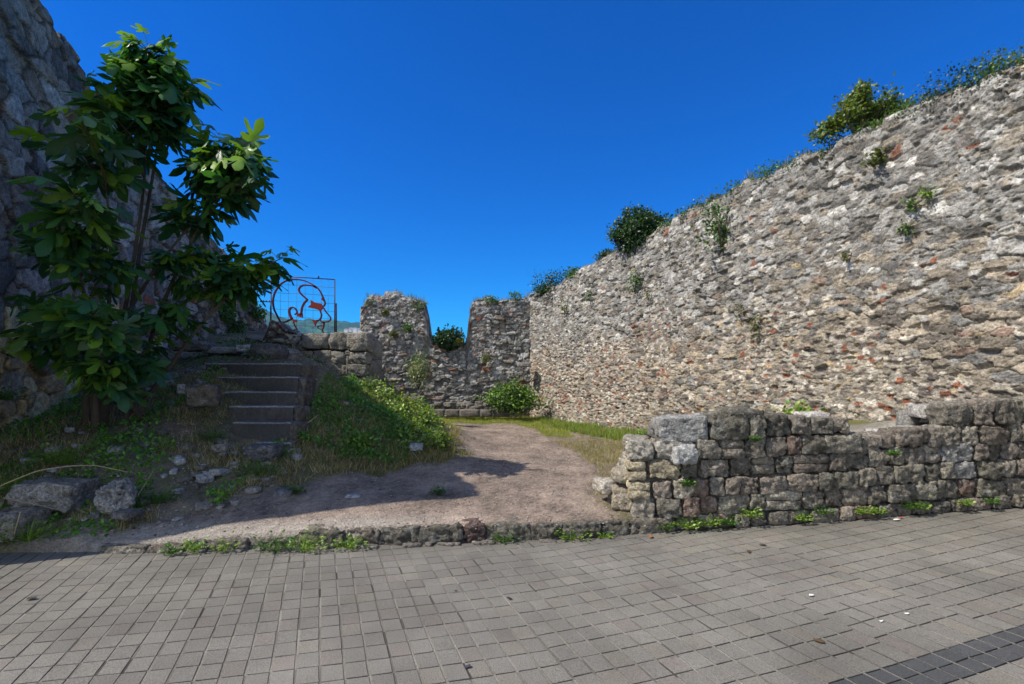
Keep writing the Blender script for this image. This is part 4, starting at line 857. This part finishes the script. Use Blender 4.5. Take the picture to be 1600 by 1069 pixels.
# ------------------------------------------------------------------ fig tree
def fig():
    base = np.array((-5.55, 6.75, 1.05)); root = empty('fig_tree', tuple(base)); r = np.random.default_rng(21)
    tips = [(236, 84, 6.3, 2.2), (215, 100, 6.3, 1.8), (250, 105, 6.4, 2.2), (262, 130, 6.5, 2), (285, 148, 6.3, 1.6), (205, 135, 6.2, 2), (220, 178, 6.3, 2.2), (255, 192, 6.6, 2.2), (180, 165, 6.6, 1.6), (150, 145, 5.6, 1.2), (125, 185, 5.2, 1.2), (185, 215, 6.2, 1.6),
            (350, 222, 6.4, 2.4), (375, 240, 6.4, 2), (340, 250, 6.3, 2), (395, 262, 6.3, 1.6), (240, 88, 6.4, 2), (262, 110, 6.3, 2), (225, 120, 6.3, 2), (310, 240, 6.6, 2), (385, 260, 6.4, 2), (400, 285, 6.3, 1.4), (330, 275, 6.6, 2), (365, 310, 6.6, 2), (320, 330, 6.7, 2.2), 
            (115, 300, 4.9, 1.6), (90, 330, 5.2, 1.2), (150, 335, 5.3, 1.6), (120, 390, 5.6, 1.6), (75, 400, 5.9, 1.2), (165, 425, 5.8, 1.6), (285, 400, 6.6, 1.8), (330, 400, 6.8, 2), (355, 430, 6.9, 1.8), (385, 425, 6.9, 1.8), (405, 440, 6.9, 1.6), (438, 405, 6.9, 1.4), (300, 445, 6.7, 1.6), (270, 480, 6.6, 1.2),
            (150, 490, 5.3, 1.7), (110, 480, 5.6, 1.4), (180, 520, 5.5, 1.4), (90, 540, 6.0, 1.6), (55, 520, 6.1, 1.4), (60, 480, 6.2, 1.1), (215, 500, 6.3, 1.6), (240, 540, 6.5, 1.2), (160, 570, 5.7, 1.4), (135, 600, 5.8, 1.2), (205, 570, 6.2, 1.3), (20, 540, 6.1, .9), (165, 270, 6.2, 1.3), (130, 240, 5.8, 1.1), (90, 230, 5.7, .8)]
    trunkpts = {}
    wood = MB(); leaves = MB(); pet = MB(); trunk = MB()
    stems0 = [base+np.array(v) for v in ((-.1, -.1, 0), (.1, .05, 0), (.28, .1, 0), (-.3, -.15, 0), (0, -.35, -.05))]
    mains = []
    for k, (x, y, D) in enumerate([(228, 215, 6.4), (250, 170, 6.5), (325, 300, 6.6), (300, 350, 6.7), (112, 400, 5.7), (165, 300, 6.0), (380, 450, 6.9), (145, 520, 5.5)]):
        e = np.array(at(x, y, D)); b = stems0[k % 5]; h = e-b; t = np.linspace(0, 1, 24)[:, None]
        c1 = b+np.array((h[0]*.15, h[1]*.15, max(.3, h[2]*.42)))+r.normal(size=3)*.1; c2 = b+h*np.array((.7, .7, .8))+r.normal(size=3)*.12
        if y > 440: c1 = b+h*.4+np.array((0, 0, .05))
        P = (1-t)**3*b+3*(1-t)**2*t*c1+3*(1-t)*t*t*c2+t**3*e; mains.append(P); wood.tube(P, np.linspace(.036, .012, 24), 7, (.10, .082, .066))
    for i, (x, y, D, wgt) in enumerate(tips):
        X, Y, Zt = at(x, y, D); e = np.array((X, Y, Zt))
        b = min(stems0, key=lambda q: abs(q[0]+.0-(X*.6+base[0]*.4))+r.random()*.3)
        best = 1e9
        for P_ in mains:
            for q in range(5, 24, 2):
                dd = np.linalg.norm(e-P_[q])+(1.0 if P_[q][2] > e[2]-.25 else 0)+r.random()*.25
                if abs(dd-.55) < best: best = abs(dd-.55); b = P_[q]
        h = e-b
        # stems first rise, then lean out to the light
        c1 = b+np.array((h[0]*.22, h[1]*.22, h[2]*.35))+r.normal(size=3)*.06
        if y > 395 and x > 300: c1 = b+h*np.array((.45, .4, .35))
        c2 = b+h*np.array((.72, .7, .86))+r.normal(size=3)*.05
        t = np.linspace(0, 1, 12)[:, None]; P = (1-t)**3*b+3*(1-t)**2*t*c1+3*(1-t)*t*t*c2+t**3*e
        rr = np.linspace(.016, .006, 12)
        wood.tube(P, rr, 6, (.085, .065, .05))
        n = int(1.15*(12.0 if y < 330 else 12)*wgt); fold = .75
        tt = 1-(r.random(n)**1.4)*fold; ii = tt*11; lo = np.clip(ii.astype(int), 0, 10); fr = (ii-lo)[:, None]
        pos = P[lo]*(1-fr)+P[lo+1]*fr
        a = r.random(n)*6.28; up = .35+.5*(tt > .93)
        out_ = np.stack([np.cos(a), np.sin(a), up+r.normal(size=n)*.25], 1); out_ /= np.linalg.norm(out_, axis=1)[:, None]
        pl = (.07+.2*r.random(n))
        for q in range(n): pet.tube([pos[q], pos[q]+out_[q]*pl[q]*.6, pos[q]+out_[q]*pl[q]+np.array((0, 0, -.01))], [.0045, .0035, .003], 4, (.20, .26, .05))
        lp = pos+out_*pl[:, None]
        d = np.stack([np.cos(a), np.sin(a), -.35+r.normal(size=n)*.5], 1); nn = np.stack([np.cos(a)*.35, np.sin(a)*.35, np.ones(n)], 1)+r.normal(size=(n, 3))*.45
        size = np.where(tt > .94, .13+.1*r.random(n), .17+.19*r.random(n))
        cols = pal([(.035, .12, .035), (.045, .14, .035), (.03, .10, .045), (.06, .16, .03)], n, .25, r)
        young = (r.random(n) < np.where(tt > .88, .5, .12)); cols[young] = pal([(.17, .30, .03), (.12, .24, .03)], young.sum(), .2, r)
        scatter(leaves, FIG, lp, d, nn, size, cols)
    # hanging inner leaves to fill the crown
    for v in stems0:
        trunk.tube([v-np.array((0, 0, .25)), v+np.array((0, 0, .2)), v+np.array((r.normal()*.05, 0, .7))], [.06, .05, .035], 8, (.085, .068, .052))
    for nm, q, m in (('trunk', trunk, M_BARK), ('branches', wood, M_BARK), ('leaf_stalks', pet, M_LEAF), ('leaves', leaves, M_FIG)): kid(q.build(nm, m), root)
    tag(root, 'tall fig tree with big lobed leaves growing against the shaded wall on the left', 'tree')
fig()
# ------------------------------------------------------------------ bank brambles, weeds and grass
def surf(n, xr, yr, r, mask=None):
    x = r.uniform(*xr, n); y = r.uniform(*yr, n); z = Z(x, y)
    if mask is not None: k = mask(x, y); x, y, z = x[k], y[k], z[k]
    return x, y, z
def mat_of_leaves(name, n, xr, yr, mask, hgt, size, cols, seed, label, cat, tmpl=LEAF4, kind='stuff', lump=2.2, M=None):
    r = np.random.default_rng(seed); x, y, z = surf(n, xr, yr, r, mask); k = len(x)
    hh = np.clip(.5+1.3*fbm(x*lump, y*lump, 0, seed), 0.02, 1.3)*hgt
    zz = z+hh*(r.random(k)**.45)
    P = np.stack([x, y, zz], 1)+r.normal(size=(k, 3))*size*.25
    nn = r.normal(size=(k, 3))*.5+np.array((-.1, -.35, .9)); d = r.normal(size=(k, 3))+np.array((0, -.3, .1))
    mb = MB(); scatter(mb, tmpl, P, d, nn, size*(.5+r.random(k)), pal(cols, k, .3, r)); o = mb.build(name, M or M_LEAF)
    tag(o, label, cat, kind=kind); return o
def poly(pts):
    P = np.array(pts)
    def f(x, y):
        ins = np.zeros(len(x), bool); j = len(P)-1
        for i in range(len(P)):
            c = ((P[i, 1] > y) != (P[j, 1] > y)) & (x < (P[j, 0]-P[i, 0])*(y-P[i, 1])/(P[j, 1]-P[i, 1]+1e-9)+P[i, 0]); ins ^= c; j = i
        return ins
    return f
mat_of_leaves('bank_weeds', 24000, (-3.7, -1.3), (6.7, 11), poly([(-3.15, 7.0), (-3.0, 6.9), (-2.3, 7.05), (-1.6, 7.3), (-1.5, 7.8), (-2.0, 8.6), (-2.6, 9.6), (-3.2, 10.7), (-3.6, 10.7), (-3.35, 8.4)]), .24, .045, [(.09, .22, .02), (.12, .27, .03), (.06, .16, .02)], 301, 'soft green weeds covering the bank right of the steps', 'weeds')
mat_of_leaves('bramble_thicket', 13000, (-3.3, -.6), (7.3, 11.4), poly([(-1.7, 7.5), (-1.25, 7.9), (-1.15, 8.8), (-1.5, 10), (-2.0, 11), (-3.1, 11), (-2.7, 9.8), (-2.1, 8.7)]), .40, .06, G_BRIGHT+G_BRIGHT+G_MID[:1]+G_OLIVE[:2], 302, 'sunlit leafy bramble thicket on the crest of the bank', 'bramble', LEAF, kind='stuff', lump=3.0)
notpath = lambda x, y: pathmask(x, y) < .35
gm = lambda x, y: (pathmask(x, y) < .3) & (fbm(x*1.6, y*1.6, 0, 412) > .06) & (x < -3.2+.0*y) & ~((x > -4.9) & (y > 6.9))
mat_of_leaves('ground_ivy', 20000, (-7, -3.0), (4.75, 8.6), gm, .13, .045, [(.10, .27, .02), (.14, .33, .03), (.07, .19, .02)], 303, 'low green weeds scattered over the shaded rubble slope on the left', 'weeds')
mat_of_leaves('terrace_weeds', 6000, (-8, -4.2), (8.7, 13), lambda x, y: fbm(x*1.6, y*1.6, 0, 413) > .05, .12, .05, G_MID, 304, 'weeds on the terrace above the steps', 'weeds')
def grass(name, n, xr, yr, mask, h, cols, seed, label, cl=7):
    r = np.random.default_rng(seed); x, y, z = surf(n, xr, yr, r, mask); mb = MB(); k = len(x)
    P = np.repeat(np.stack([x, y, z-.01], 1), cl, 0)+np.concatenate([r.normal(size=(k*cl, 2))*.018, np.zeros((k*cl, 1))], 1)
    d = r.normal(size=(k*cl, 3))*.38+np.array((0, 0, 1)); nn = r.normal(size=(k*cl, 3))
    hh = np.repeat(h*(.4+.9*r.random(k)), cl)
    scatter(mb, BLADE, P, d, nn, hh*(.6+.6*r.random(k*cl)), pal(cols, k*cl, .25, r)); tag(mb.build(name, M_GRASS), label, 'grass', kind='stuff')
rwx = lambda y: np.interp(y, [5.76, 13, 18.5, 20, 23.3], [6.1, 3.57, .86, .12, -1.5])
grass('verge_grass', 15000, (.6, 5), (6.2, 19), lambda x, y: (pathmask(x, y) < .25) & (x < rwx(y)-.02) & (x > rwx(y)-1.3-.4*fbm(x, y, 0, 4)) & (x > 1.0) & (y > 8.2), .19, [(.16, .27, .03), (.25, .33, .06), (.11, .2, .02)]+G_DRY[:1], 310, 'green grass strip along the foot of the tall wall')
grass('verge_dry_grass', 5000, (.6, 4), (5.6, 12), lambda x, y: (pathmask(x, y) < .5) & (x < rwx(y)-.6) & (y > 5.9), .09, G_DRY+G_DRY+[(.5, .42, .2), (.2, .24, .06)], 311, 'dry trampled grass edging the right side of the path')
grass('far_lawn', 13000, (-4, 1.6), (13, 18.4), lambda x, y: pathmask(x, y) < .6, .11, [(.32, .36, .07), (.40, .38, .12), (.2, .27, .04)], 312, 'yellow green grass at the far end of the path')
grass('slope_dry_grass', 11000, (-6.5, -1.0), (4.9, 8.2), lambda x, y: (pathmask(x, y) < .25) & (fbm(x*1.4, y*1.4, 0, 80) > -.12) & ~((x > -4.2) & (x < -3.15) & (y > 6.7)), .10, G_DRY+[(.5, .43, .26), (.12, .15, .05)], 313, 'dry grass and stalks on the shaded slope left of the path')
grass('bank_foot_grass', 1500, (-3.2, .1), (6.5, 8.6), lambda x, y: (pathmask(x, y) < .6), .11, G_DRY+G_OLIVE, 314, 'dry grass along the foot of the bank')
for i, (x, y, D, a, h, lb) in enumerate([(598, 625, 9.9, .32, .28, 'tallest bramble clump at the crest of the bank'), (632, 640, 9.3, .30, .24, 'bramble clump in the middle of the bank crest'), (660, 655, 9.0, .24, .26, 'ragged bramble clump on the right shoulder of the bank'), (690, 684, 8.6, .22, .13, 'low bramble clump trailing to the path at the right end of the bank'), (640, 672, 8.2, .24, .2, 'bramble clump low on the sunlit side of the bank'), (575, 607, 10.4, .2, .26, 'leafy clump beside the bare stalk by the block wall'),
        (492, 612, 8.9, .2, .28, 'upright shaded weed clump beside the top steps'), (520, 660, 8.0, .26, .18, 'shaded weed clump in the middle of the bank'), (560, 690, 7.5, .26, .14, 'shaded weed clump low on the bank')]):
    shrub('bank_plant', at(x, y, D), (a, a*.8, h), int(900*a+150), .06, G_BRIGHT+G_OLIVE[:2] if i < 6 else G_BRIGHT[:3], lb, 'plant', 150+i, LEAF, stems=4, lump=.7, shell=.25)
grass('bank_dry_grass', 1300, (-3.6, -1.0), (6.8, 10.8), lambda x, y: (pathmask(x, y) < .3) & (x > -3.3), .14, G_DRY+G_OLIVE[:1], 315, 'dry straw standing among the weeds of the bank')
# gravel, crumbs of stone
def gravel():
    r = np.random.default_rng(77); mb = MB(); n = 9000
    x, y, z = surf(n, (-6.2, 2), (4.8, 11), r, None); k = len(x)
    V0 = np.array([(1, 0, 0), (-1, 0, 0), (0, 1, 0), (0, -1, 0), (0, 0, .7), (0, 0, -.7)], float); Fc = [(0, 2, 4), (2, 1, 4), (1, 3, 4), (3, 0, 4), (2, 0, 5), (1, 2, 5), (3, 1, 5), (0, 3, 5)]
    sz = .004+.014*r.random(k)**3; sz = np.where(x < -3, sz*1.7, sz)
    scatter(mb, (V0*np.array((1, .7, .6)), Fc), np.stack([x, y, z+sz*.2], 1), np.stack([r.normal(size=k), r.normal(size=k), r.normal(size=k)*.1], 1), np.array([(0, 0, 1.0)]*k)+r.normal(size=(k, 3))*.1, sz, pal([(.36, .33, .29), (.24, .21, .18), (.5, .48, .44), (.15, .12, .1)], k, .3, r))
    tag(mb.build('gravel', M_GROUND), 'loose gravel and crumbs of stone on the path', 'gravel', kind='stuff')
gravel()
def loose_rubble():
    r = np.random.default_rng(78); mb = MB(); x, y, z = surf(420, (-6.6, -2.9), (4.75, 8.6), r, lambda x, y: (pathmask(x, y) < .8) & ~((x > -4.9) & (x < -3.2) & (y > 6.75)))
    for q in range(len(x)):
        s0 = .025+.13*r.random()**3; c = np.array([(.24, .22, .19), (.34, .32, .29), (.17, .15, .13), (.42, .41, .4)][r.integers(0, 4)])
        stone(mb, (x[q], y[q], z[q]+s0*.12), (s0*r.uniform(.9, 1.8), s0, s0*.6), 3000+q, c, r.uniform(0, 3), 4, 1.2, .5, r.uniform(-.2, .2))
    tag(mb.build('rubble', M_ROCK), 'loose rubble stones strewn over the shaded slope', 'rubble', kind='stuff')
loose_rubble()
# small weeds: along the kerb, foot of the low wall, on the path
def weed(P, s, cols, seed, label, n=70, name='weed', group=None):
    r = np.random.default_rng(seed); mb = MB(); a = r.random(n)*6.28; q = r.random(n)**.6
    pos = np.stack([np.cos(a)*q*s, np.sin(a)*q*s*.45-.0, np.abs(r.normal(size=n))*s*.33+.01], 1)
    scatter(mb, LEAF, pos, np.stack([np.cos(a), np.sin(a)-.3, .5+0*a], 1)+r.normal(size=(n, 3))*.4, np.stack([np.cos(a)*.2, np.sin(a)*.2-.3, np.ones(n)], 1)+r.normal(size=(n, 3))*.3, .022+.02*r.random(n), pal(cols, n, .25, r))
    for p_ in pos: mb.add([(p_[0]*.1-.001, p_[1]*.1, 0), (p_[0]*.1+.001, p_[1]*.1, 0), (p_[0]+.001, p_[1], p_[2]), (p_[0]-.001, p_[1], p_[2])], [(0, 1, 2, 3)], cols[0])
    tuft(mb, (0, 0, 0), 10, s*.7, s*.3, cols, r, .8)
    o = mb.build(name, M_LEAF); o.location = P; tag(o, label, 'weed', group); return o
KW = [(268, 859, .10, 'small weed at the kerb foot, leftmost of those on the kerb'), (305, 855, .14, 'second weed from the left at the kerb foot'), (353, 853, .13, 'bushy weed at the kerb foot left of the long green mat'), (430, 854, .22, 'left half of the long green mat at the kerb foot'), (478, 853, .22, 'right half of the long green mat at the kerb foot'),
      (548, 850, .17, 'bright weed at the kerb foot right of the long green mat'), (789, 838, .13, 'dark leafy weed climbing the kerb near its middle'), (895, 832, .18, 'wide weed spilling over the right part of the kerb'), (946, 828, .08, 'narrow weed on the kerb beside the low wall corner')]
for i, (x, y, s, lb) in enumerate(KW):
    D = F*H/(y-HY+8) if y > 800 else 5; D = min(D, float(Yk((x-800)/F*4.8))-.0)-.02
    weed(((x-800)/F*D, D, .01), s, G_BRIGHT if i % 3 else G_MID, 800+i, lb, int(360*s)+25, group='weeds along the kerb')
WW = [(1040, 822, .12, 'small weed left of the leafy weeds under the low wall'), (1075, 820, .18, 'broad bright weed at the foot of the low wall near its left end'), (1108, 816, .17, 'bright weed between two bushier weeds at the left foot of the low wall'), (1140, 815, .15, 'bushy bright weed at the foot of the low wall, right end of the row'), (1173, 803, .16, 'tall bright weed standing alone against the low wall'), (1255, 808, .13, 'leafy weed under the low wall below the reddish block'), (1288, 798, .12, 'bright upright weed at the wall foot, middle of the low wall'),
      (1350, 797, .12, 'dark weed at the low wall foot right of the middle'), (1371, 797, .11, 'yellowish small weed at the low wall foot right of the middle'), (1425, 790, .15, 'leafy weed at the low wall foot, left of a close pair'), (1440, 790, .12, 'leafy weed at the low wall foot, right of a close pair'), (1510, 784, .1, 'small weed low on the wall toward the right edge'), (1550, 781, .1, 'small yellow weed at the wall foot nearest the right edge')]
for i, (x, y, s, lb) in enumerate(WW):
    X = (x-800)/F*5.1; D = float(np.interp(X, lwx, lwy))-.03; X = (x-800)/F*D
    weed((X, D, max(float(Zp(X)), H+(HY-y-6)*D/F)), s*.75, G_BRIGHT if i % 3 else G_MID, 830+i, lb, int(380*s)+22, group='weeds at the foot of the low wall')
PW = [(684, 776, 5.9, .1, 'grass tuft beside the pale stone in the middle of the path'), (462, 765, 5.7, .13, 'dark weed in the shaded earth near the rounded grey stone'), (45, 842, 4.7, .3, 'bright nettle patch at the paving edge, far left'), (100, 690, 5.7, .3, 'green nettle clump left of the dry slope'), (405, 735, 6.0, .3, 'broad leaved weed below the foot of the steps'), (430, 712, 6.4, .22, 'green weed at the right foot of the steps'), (330, 640, 6.7, .26, 'green weed clump left of the lowest steps'), (245, 760, 5.3, .25, 'green weeds right of the pointed boulder'), (30, 735, 5.3, .28, 'pale green weed above the long boulder'), (5, 625, 5.9, .25, 'mossy plant at the foot of the shaded wall on the left edge'), (1180, 690, 5.0, .05, 'tiny plant in a joint of the low wall'), (1075, 760, 5.05, .08, 'little green plant in a joint near the low wall end'), (1395, 712, 5.15, .06, 'tiny plant in a joint in the middle of the low wall')]
for i, (x, y, D, s, lb) in enumerate(PW):
    X = (x-800)/F*D; z = float(Z(X, D)[0])+.01 if i < 9 else zat(x, D, y)
    weed((X, D, z), s, G_BRIGHT if i in (2, 3, 8) else G_MID, 860+i, lb, int(700*s)+40, 'weed')
# dead canes and sticks
def cane(name, pts, rad, col, label):
    mb = MB(); P = np.array([at(*p) for p in pts]); t = np.linspace(0, len(P)-1, 24); i = np.clip(t.astype(int), 0, len(P)-2); f = (t-i)[:, None]
    Q = P[i]*(1-f)+P[i+1]*f; Q[1:-1] = (Q[:-2]+Q[1:-1]*2+Q[2:])/4; mb.tube(Q, np.linspace(rad, rad*.5, 24), 6, col); tag(mb.build(name, M_BARK), label, 'stick')
cane('dead_cane', [(-20, 770, 4.9), (10, 755, 4.95), (60, 735, 5.0), (110, 728, 5.1), (150, 727, 5.2), (200, 738, 5.3)], .009, (.38, .3, .17), 'long pale dead cane arching over the boulders on the left edge')
cane('dead_stick', [(5, 778, 4.8), (50, 787, 4.8), (98, 798, 4.8)], .006, (.3, .22, .15), 'thin brown stick lying on the rounded boulder at the left')
cane('dead_stick', [(32, 800, 4.6), (22, 835, 4.55)], .005, (.42, .36, .2), 'upright dry stalk in front of the rounded boulder')
cane('dead_stick', [(215, 775, 5.2), (240, 735, 5.3)], .004, (.36, .3, .18), 'slanting dry stalk right of the pointed boulder')
cane('dead_stick', [(640, 700, 7.0), (674, 745, 6.3)], .004, (.3, .25, .15), 'dry stalk on the shaded ground at the bank foot')
cane('dead_stick', [(475, 665, 7.3), (498, 648, 7.4)], .005, (.45, .38, .25), 'pale stalk leaning on the weeds right of the steps')
cane('dead_stick', [(330, 616, 7.3), (358, 614, 7.4)], .006, (.35, .3, .22), 'short pale stick lying left of the third step')
cane('dead_stick', [(543, 562, 10.9), (541, 585, 10.9), (539, 605, 10.8)], .012, (.3, .25, .18), 'bare upright stalk standing against the block wall')
# ------------------------------------------------------------------ litter
def bit(name, x, y, size, col, label, seed, cat='litter', ground=False):
    r = np.random.default_rng(seed); D = F*H/(y-HY)
    for _ in range(4): D = F*(H-float(Zp((x-800)/F*D)))/(y-HY)
    X = (x-800)/F*D; zz = float(Zp(X))+.008
    if ground:
        for _ in range(12): zz = float(Z((x-800)/F*D, D)[0])+.006; D = .5*D+.5*F*(H-zz)/(y-HY); X = (x-800)/F*D
    n = 7; a = np.arange(n)/n*6.28; rr = size*(.6+.5*r.random(n)); st = r.uniform(0, 3)
    V = [(math.cos(q)*k*math.cos(st)-math.sin(q)*k*.5*math.sin(st), math.cos(q)*k*math.sin(st)+math.sin(q)*k*.5*math.cos(st), size*.18*r.random()) for q, k in zip(a, rr)]
    V = V+[(x_, y_, z_+.002) for x_, y_, z_ in V]+[(0, 0, size*.22)]
    mb = MB(); mb.add(V, [(n+i, n+(i+1) % n, 2*n) for i in range(n)]+[(i, (i+1) % n, n+(i+1) % n, n+i) for i in range(n)]+[tuple(range(n))[::-1]], col)
    o = mb.build(name, M_WHITE, smooth=False); o.location = (X, D, zz); tag(o, label, cat); return o
bit('dead_leaf', 1017, 840, .045, (.32, .12, .03), 'curled orange dead leaf on the paving before the low wall', 1, 'leaf')
bit('paper_scrap', 1268, 932, .03, (.75, .75, .73), 'crumpled white paper scrap in the middle of the paving at the right', 2)
bit('paper_scrap', 1417, 961, .024, (.75, .75, .73), 'white scrap on the paving, right of the larger crumpled one', 3)
bit('paper_scrap', 1377, 973, .018, (.7, .7, .68), 'tiny white scrap on the paving between the two larger scraps', 4)
bit('paper_scrap', 1401, 814, .05, (.75, .74, .72), 'flat pale scrap at the foot of the low wall', 5)
bit('wrapper', 1408, 810, .025, (.6, .03, .06), 'small red wrapper at the foot of the low wall', 6)
bit('dead_leaf', 1281, 1004, .04, (.10, .06, .03), 'dark brown leaf on the paving toward the lower right', 7, 'leaf')
bit('dead_leaf', 1170, 863, .04, (.08, .05, .03), 'brown leaf on the paving below the tall bright weed', 8, 'leaf')
bit('dead_leaf', 1192, 853, .035, (.06, .05, .03), 'thin dark leaf on the paving near the low wall', 9, 'leaf')
bit('dead_leaf', 796, 937, .03, (.05, .04, .03), 'dark crumb on the paving in the centre', 10, 'leaf')
bit('dead_leaf', 712, 925, .02, (.06, .05, .04), 'small dark crumb on the paving left of centre', 11, 'leaf')
bit('dead_leaf', 730, 1044, .03, (.05, .05, .06), 'black crumb on the paving near the bottom edge', 12, 'leaf')
bit('dead_leaf', 48, 937, .045, (.05, .045, .03), 'dark curled leaf on the paving at the left', 13, 'leaf')
bit('plastic_scrap', 133, 812, .07, (.5, .5, .48), 'flattened pale grey scrap on the earth below the long boulder', 14, ground=True)
bit('plastic_scrap', 35, 690, .06, (.6, .6, .6), 'whitish bottle scrap in the rubble by the left wall', 15, ground=True)
bit('plastic_scrap', 288, 680, .03, (.75, .75, .75), 'small white scrap on the dry slope', 16, ground=True)
# ------------------------------------------------------------------ hills and houses far away
def hills():
    px = np.array([-600, 0, 300, 400, 415, 440, 480, 520, 565, 620, 680, 740, 800, 1000, 2200]); py = np.array([455, 455, 462, 470, 480, 491, 496, 497, 499, 510, 525, 540, 552, 565, 575])
    u = np.linspace(-2.2, 2.2, 700); v = np.linspace(0, 1, 90); U, Vv = np.meshgrid(u, v)
    Y = 1300+1500*Vv; X = U*2800*(.75+.25*Vv)
    ridge = (HY-np.interp(800+F*X/2700, px, py))/F*2700
    z = ridge*sstep(0, 1, Vv*1.1)*(.93+.0*U)+38*fbm(X*.004, Y*.004, 0, 5)*Vv+13*fbm(X*.02, Y*.02, 0, 6)*np.minimum(1, Vv*3)+9*fbm(X*.05, Y*.05, 0, 8)-6
    back = 6
    n1 = fbm(X*.01, Y*.01, 0, 15)
    n2 = fbm(X*.035, Y*.035, 0, 16); c = np.array((.010, .045, .032))+sstep(-.15, .25, n1*.5+n2)[..., None]*np.array((.03, .065, .02))
    ny, nx = X.shape; idx = np.arange(ny*nx).reshape(ny, nx); Q = np.stack([idx[:-1, :-1], idx[:-1, 1:], idx[1:, 1:], idx[1:, :-1]], 2).reshape(-1, 4)
    tag(mesh_np('hills', np.stack([X, Y, z], 2).reshape(-1, 3), Q.ravel(), np.full(len(Q), 4), M_HILL, c.reshape(-1, 3)), kind='structure')
    r = np.random.default_rng(6); first = None
    for k in range(9):
        x = 541+2.7*k+r.uniform(-.8, .8); y = 517+r.uniform(-3, 3); D = 1950+r.uniform(-60, 60); X, Yy, zz = at(x, y, D)
        if first is None:
            root = empty('distant_house', (X, Yy, zz)); a = MB(); a.box((0, 0, -6), (15, 10, 20), (.7, .68, .64)); a.build('wall', M_WHITE, smooth=False).parent = root
            b = MB(); b.add([(-8, -5.5, 4.01), (8, -5.5, 4.01), (8, 5.5, 4.01), (-8, 5.5, 4.01), (-5, 0, 6.8), (5, 0, 6.8)], [(0, 1, 5, 4), (2, 3, 4, 5), (1, 2, 5), (3, 0, 4), (3, 2, 1, 0)], (.3, .14, .09)); b.build('roof', M_WHITE, smooth=False).parent = root
            for wx in (-4.5, 0, 4.5):
                ww = MB(); ww.box((wx, -5.05, .5), (1.6, .3, 1.8), (.08, .09, .1)); ww.build('window', M_WHITE).parent = root
            first = root
        else:
            root = first.copy(); COL.objects.link(root); root.location = (X, Yy, zz)
            for ch in list(first.children):
                cc = ch.copy(); COL.objects.link(cc); cc.parent = root
        tag(root, 'tiny white house on the distant wooded hillside right of the wire panel', 'house', 'distant houses on the hillside')
hills()

def haze():
    m = bpy.data.materials.new('air'); m.use_nodes = True; t = m.node_tree; t.nodes.remove(t.nodes['Principled BSDF'])
    v = t.nodes.new('ShaderNodeVolumePrincipled'); v.inputs['Density'].default_value = HAZE; v.inputs['Color'].default_value = (.25, .6, 1, 1); v.inputs['Anisotropy'].default_value = 0
    t.links.new(v.outputs[0], t.nodes['Material Output'].inputs['Volume'])
    mb = MB(); mb.box((0, 300, 170), (6600*2, 6600*2, 374), (1, 1, 1)); tag(mb.build('haze', m, smooth=False), kind='stuff')
HAZE = .0001
haze()
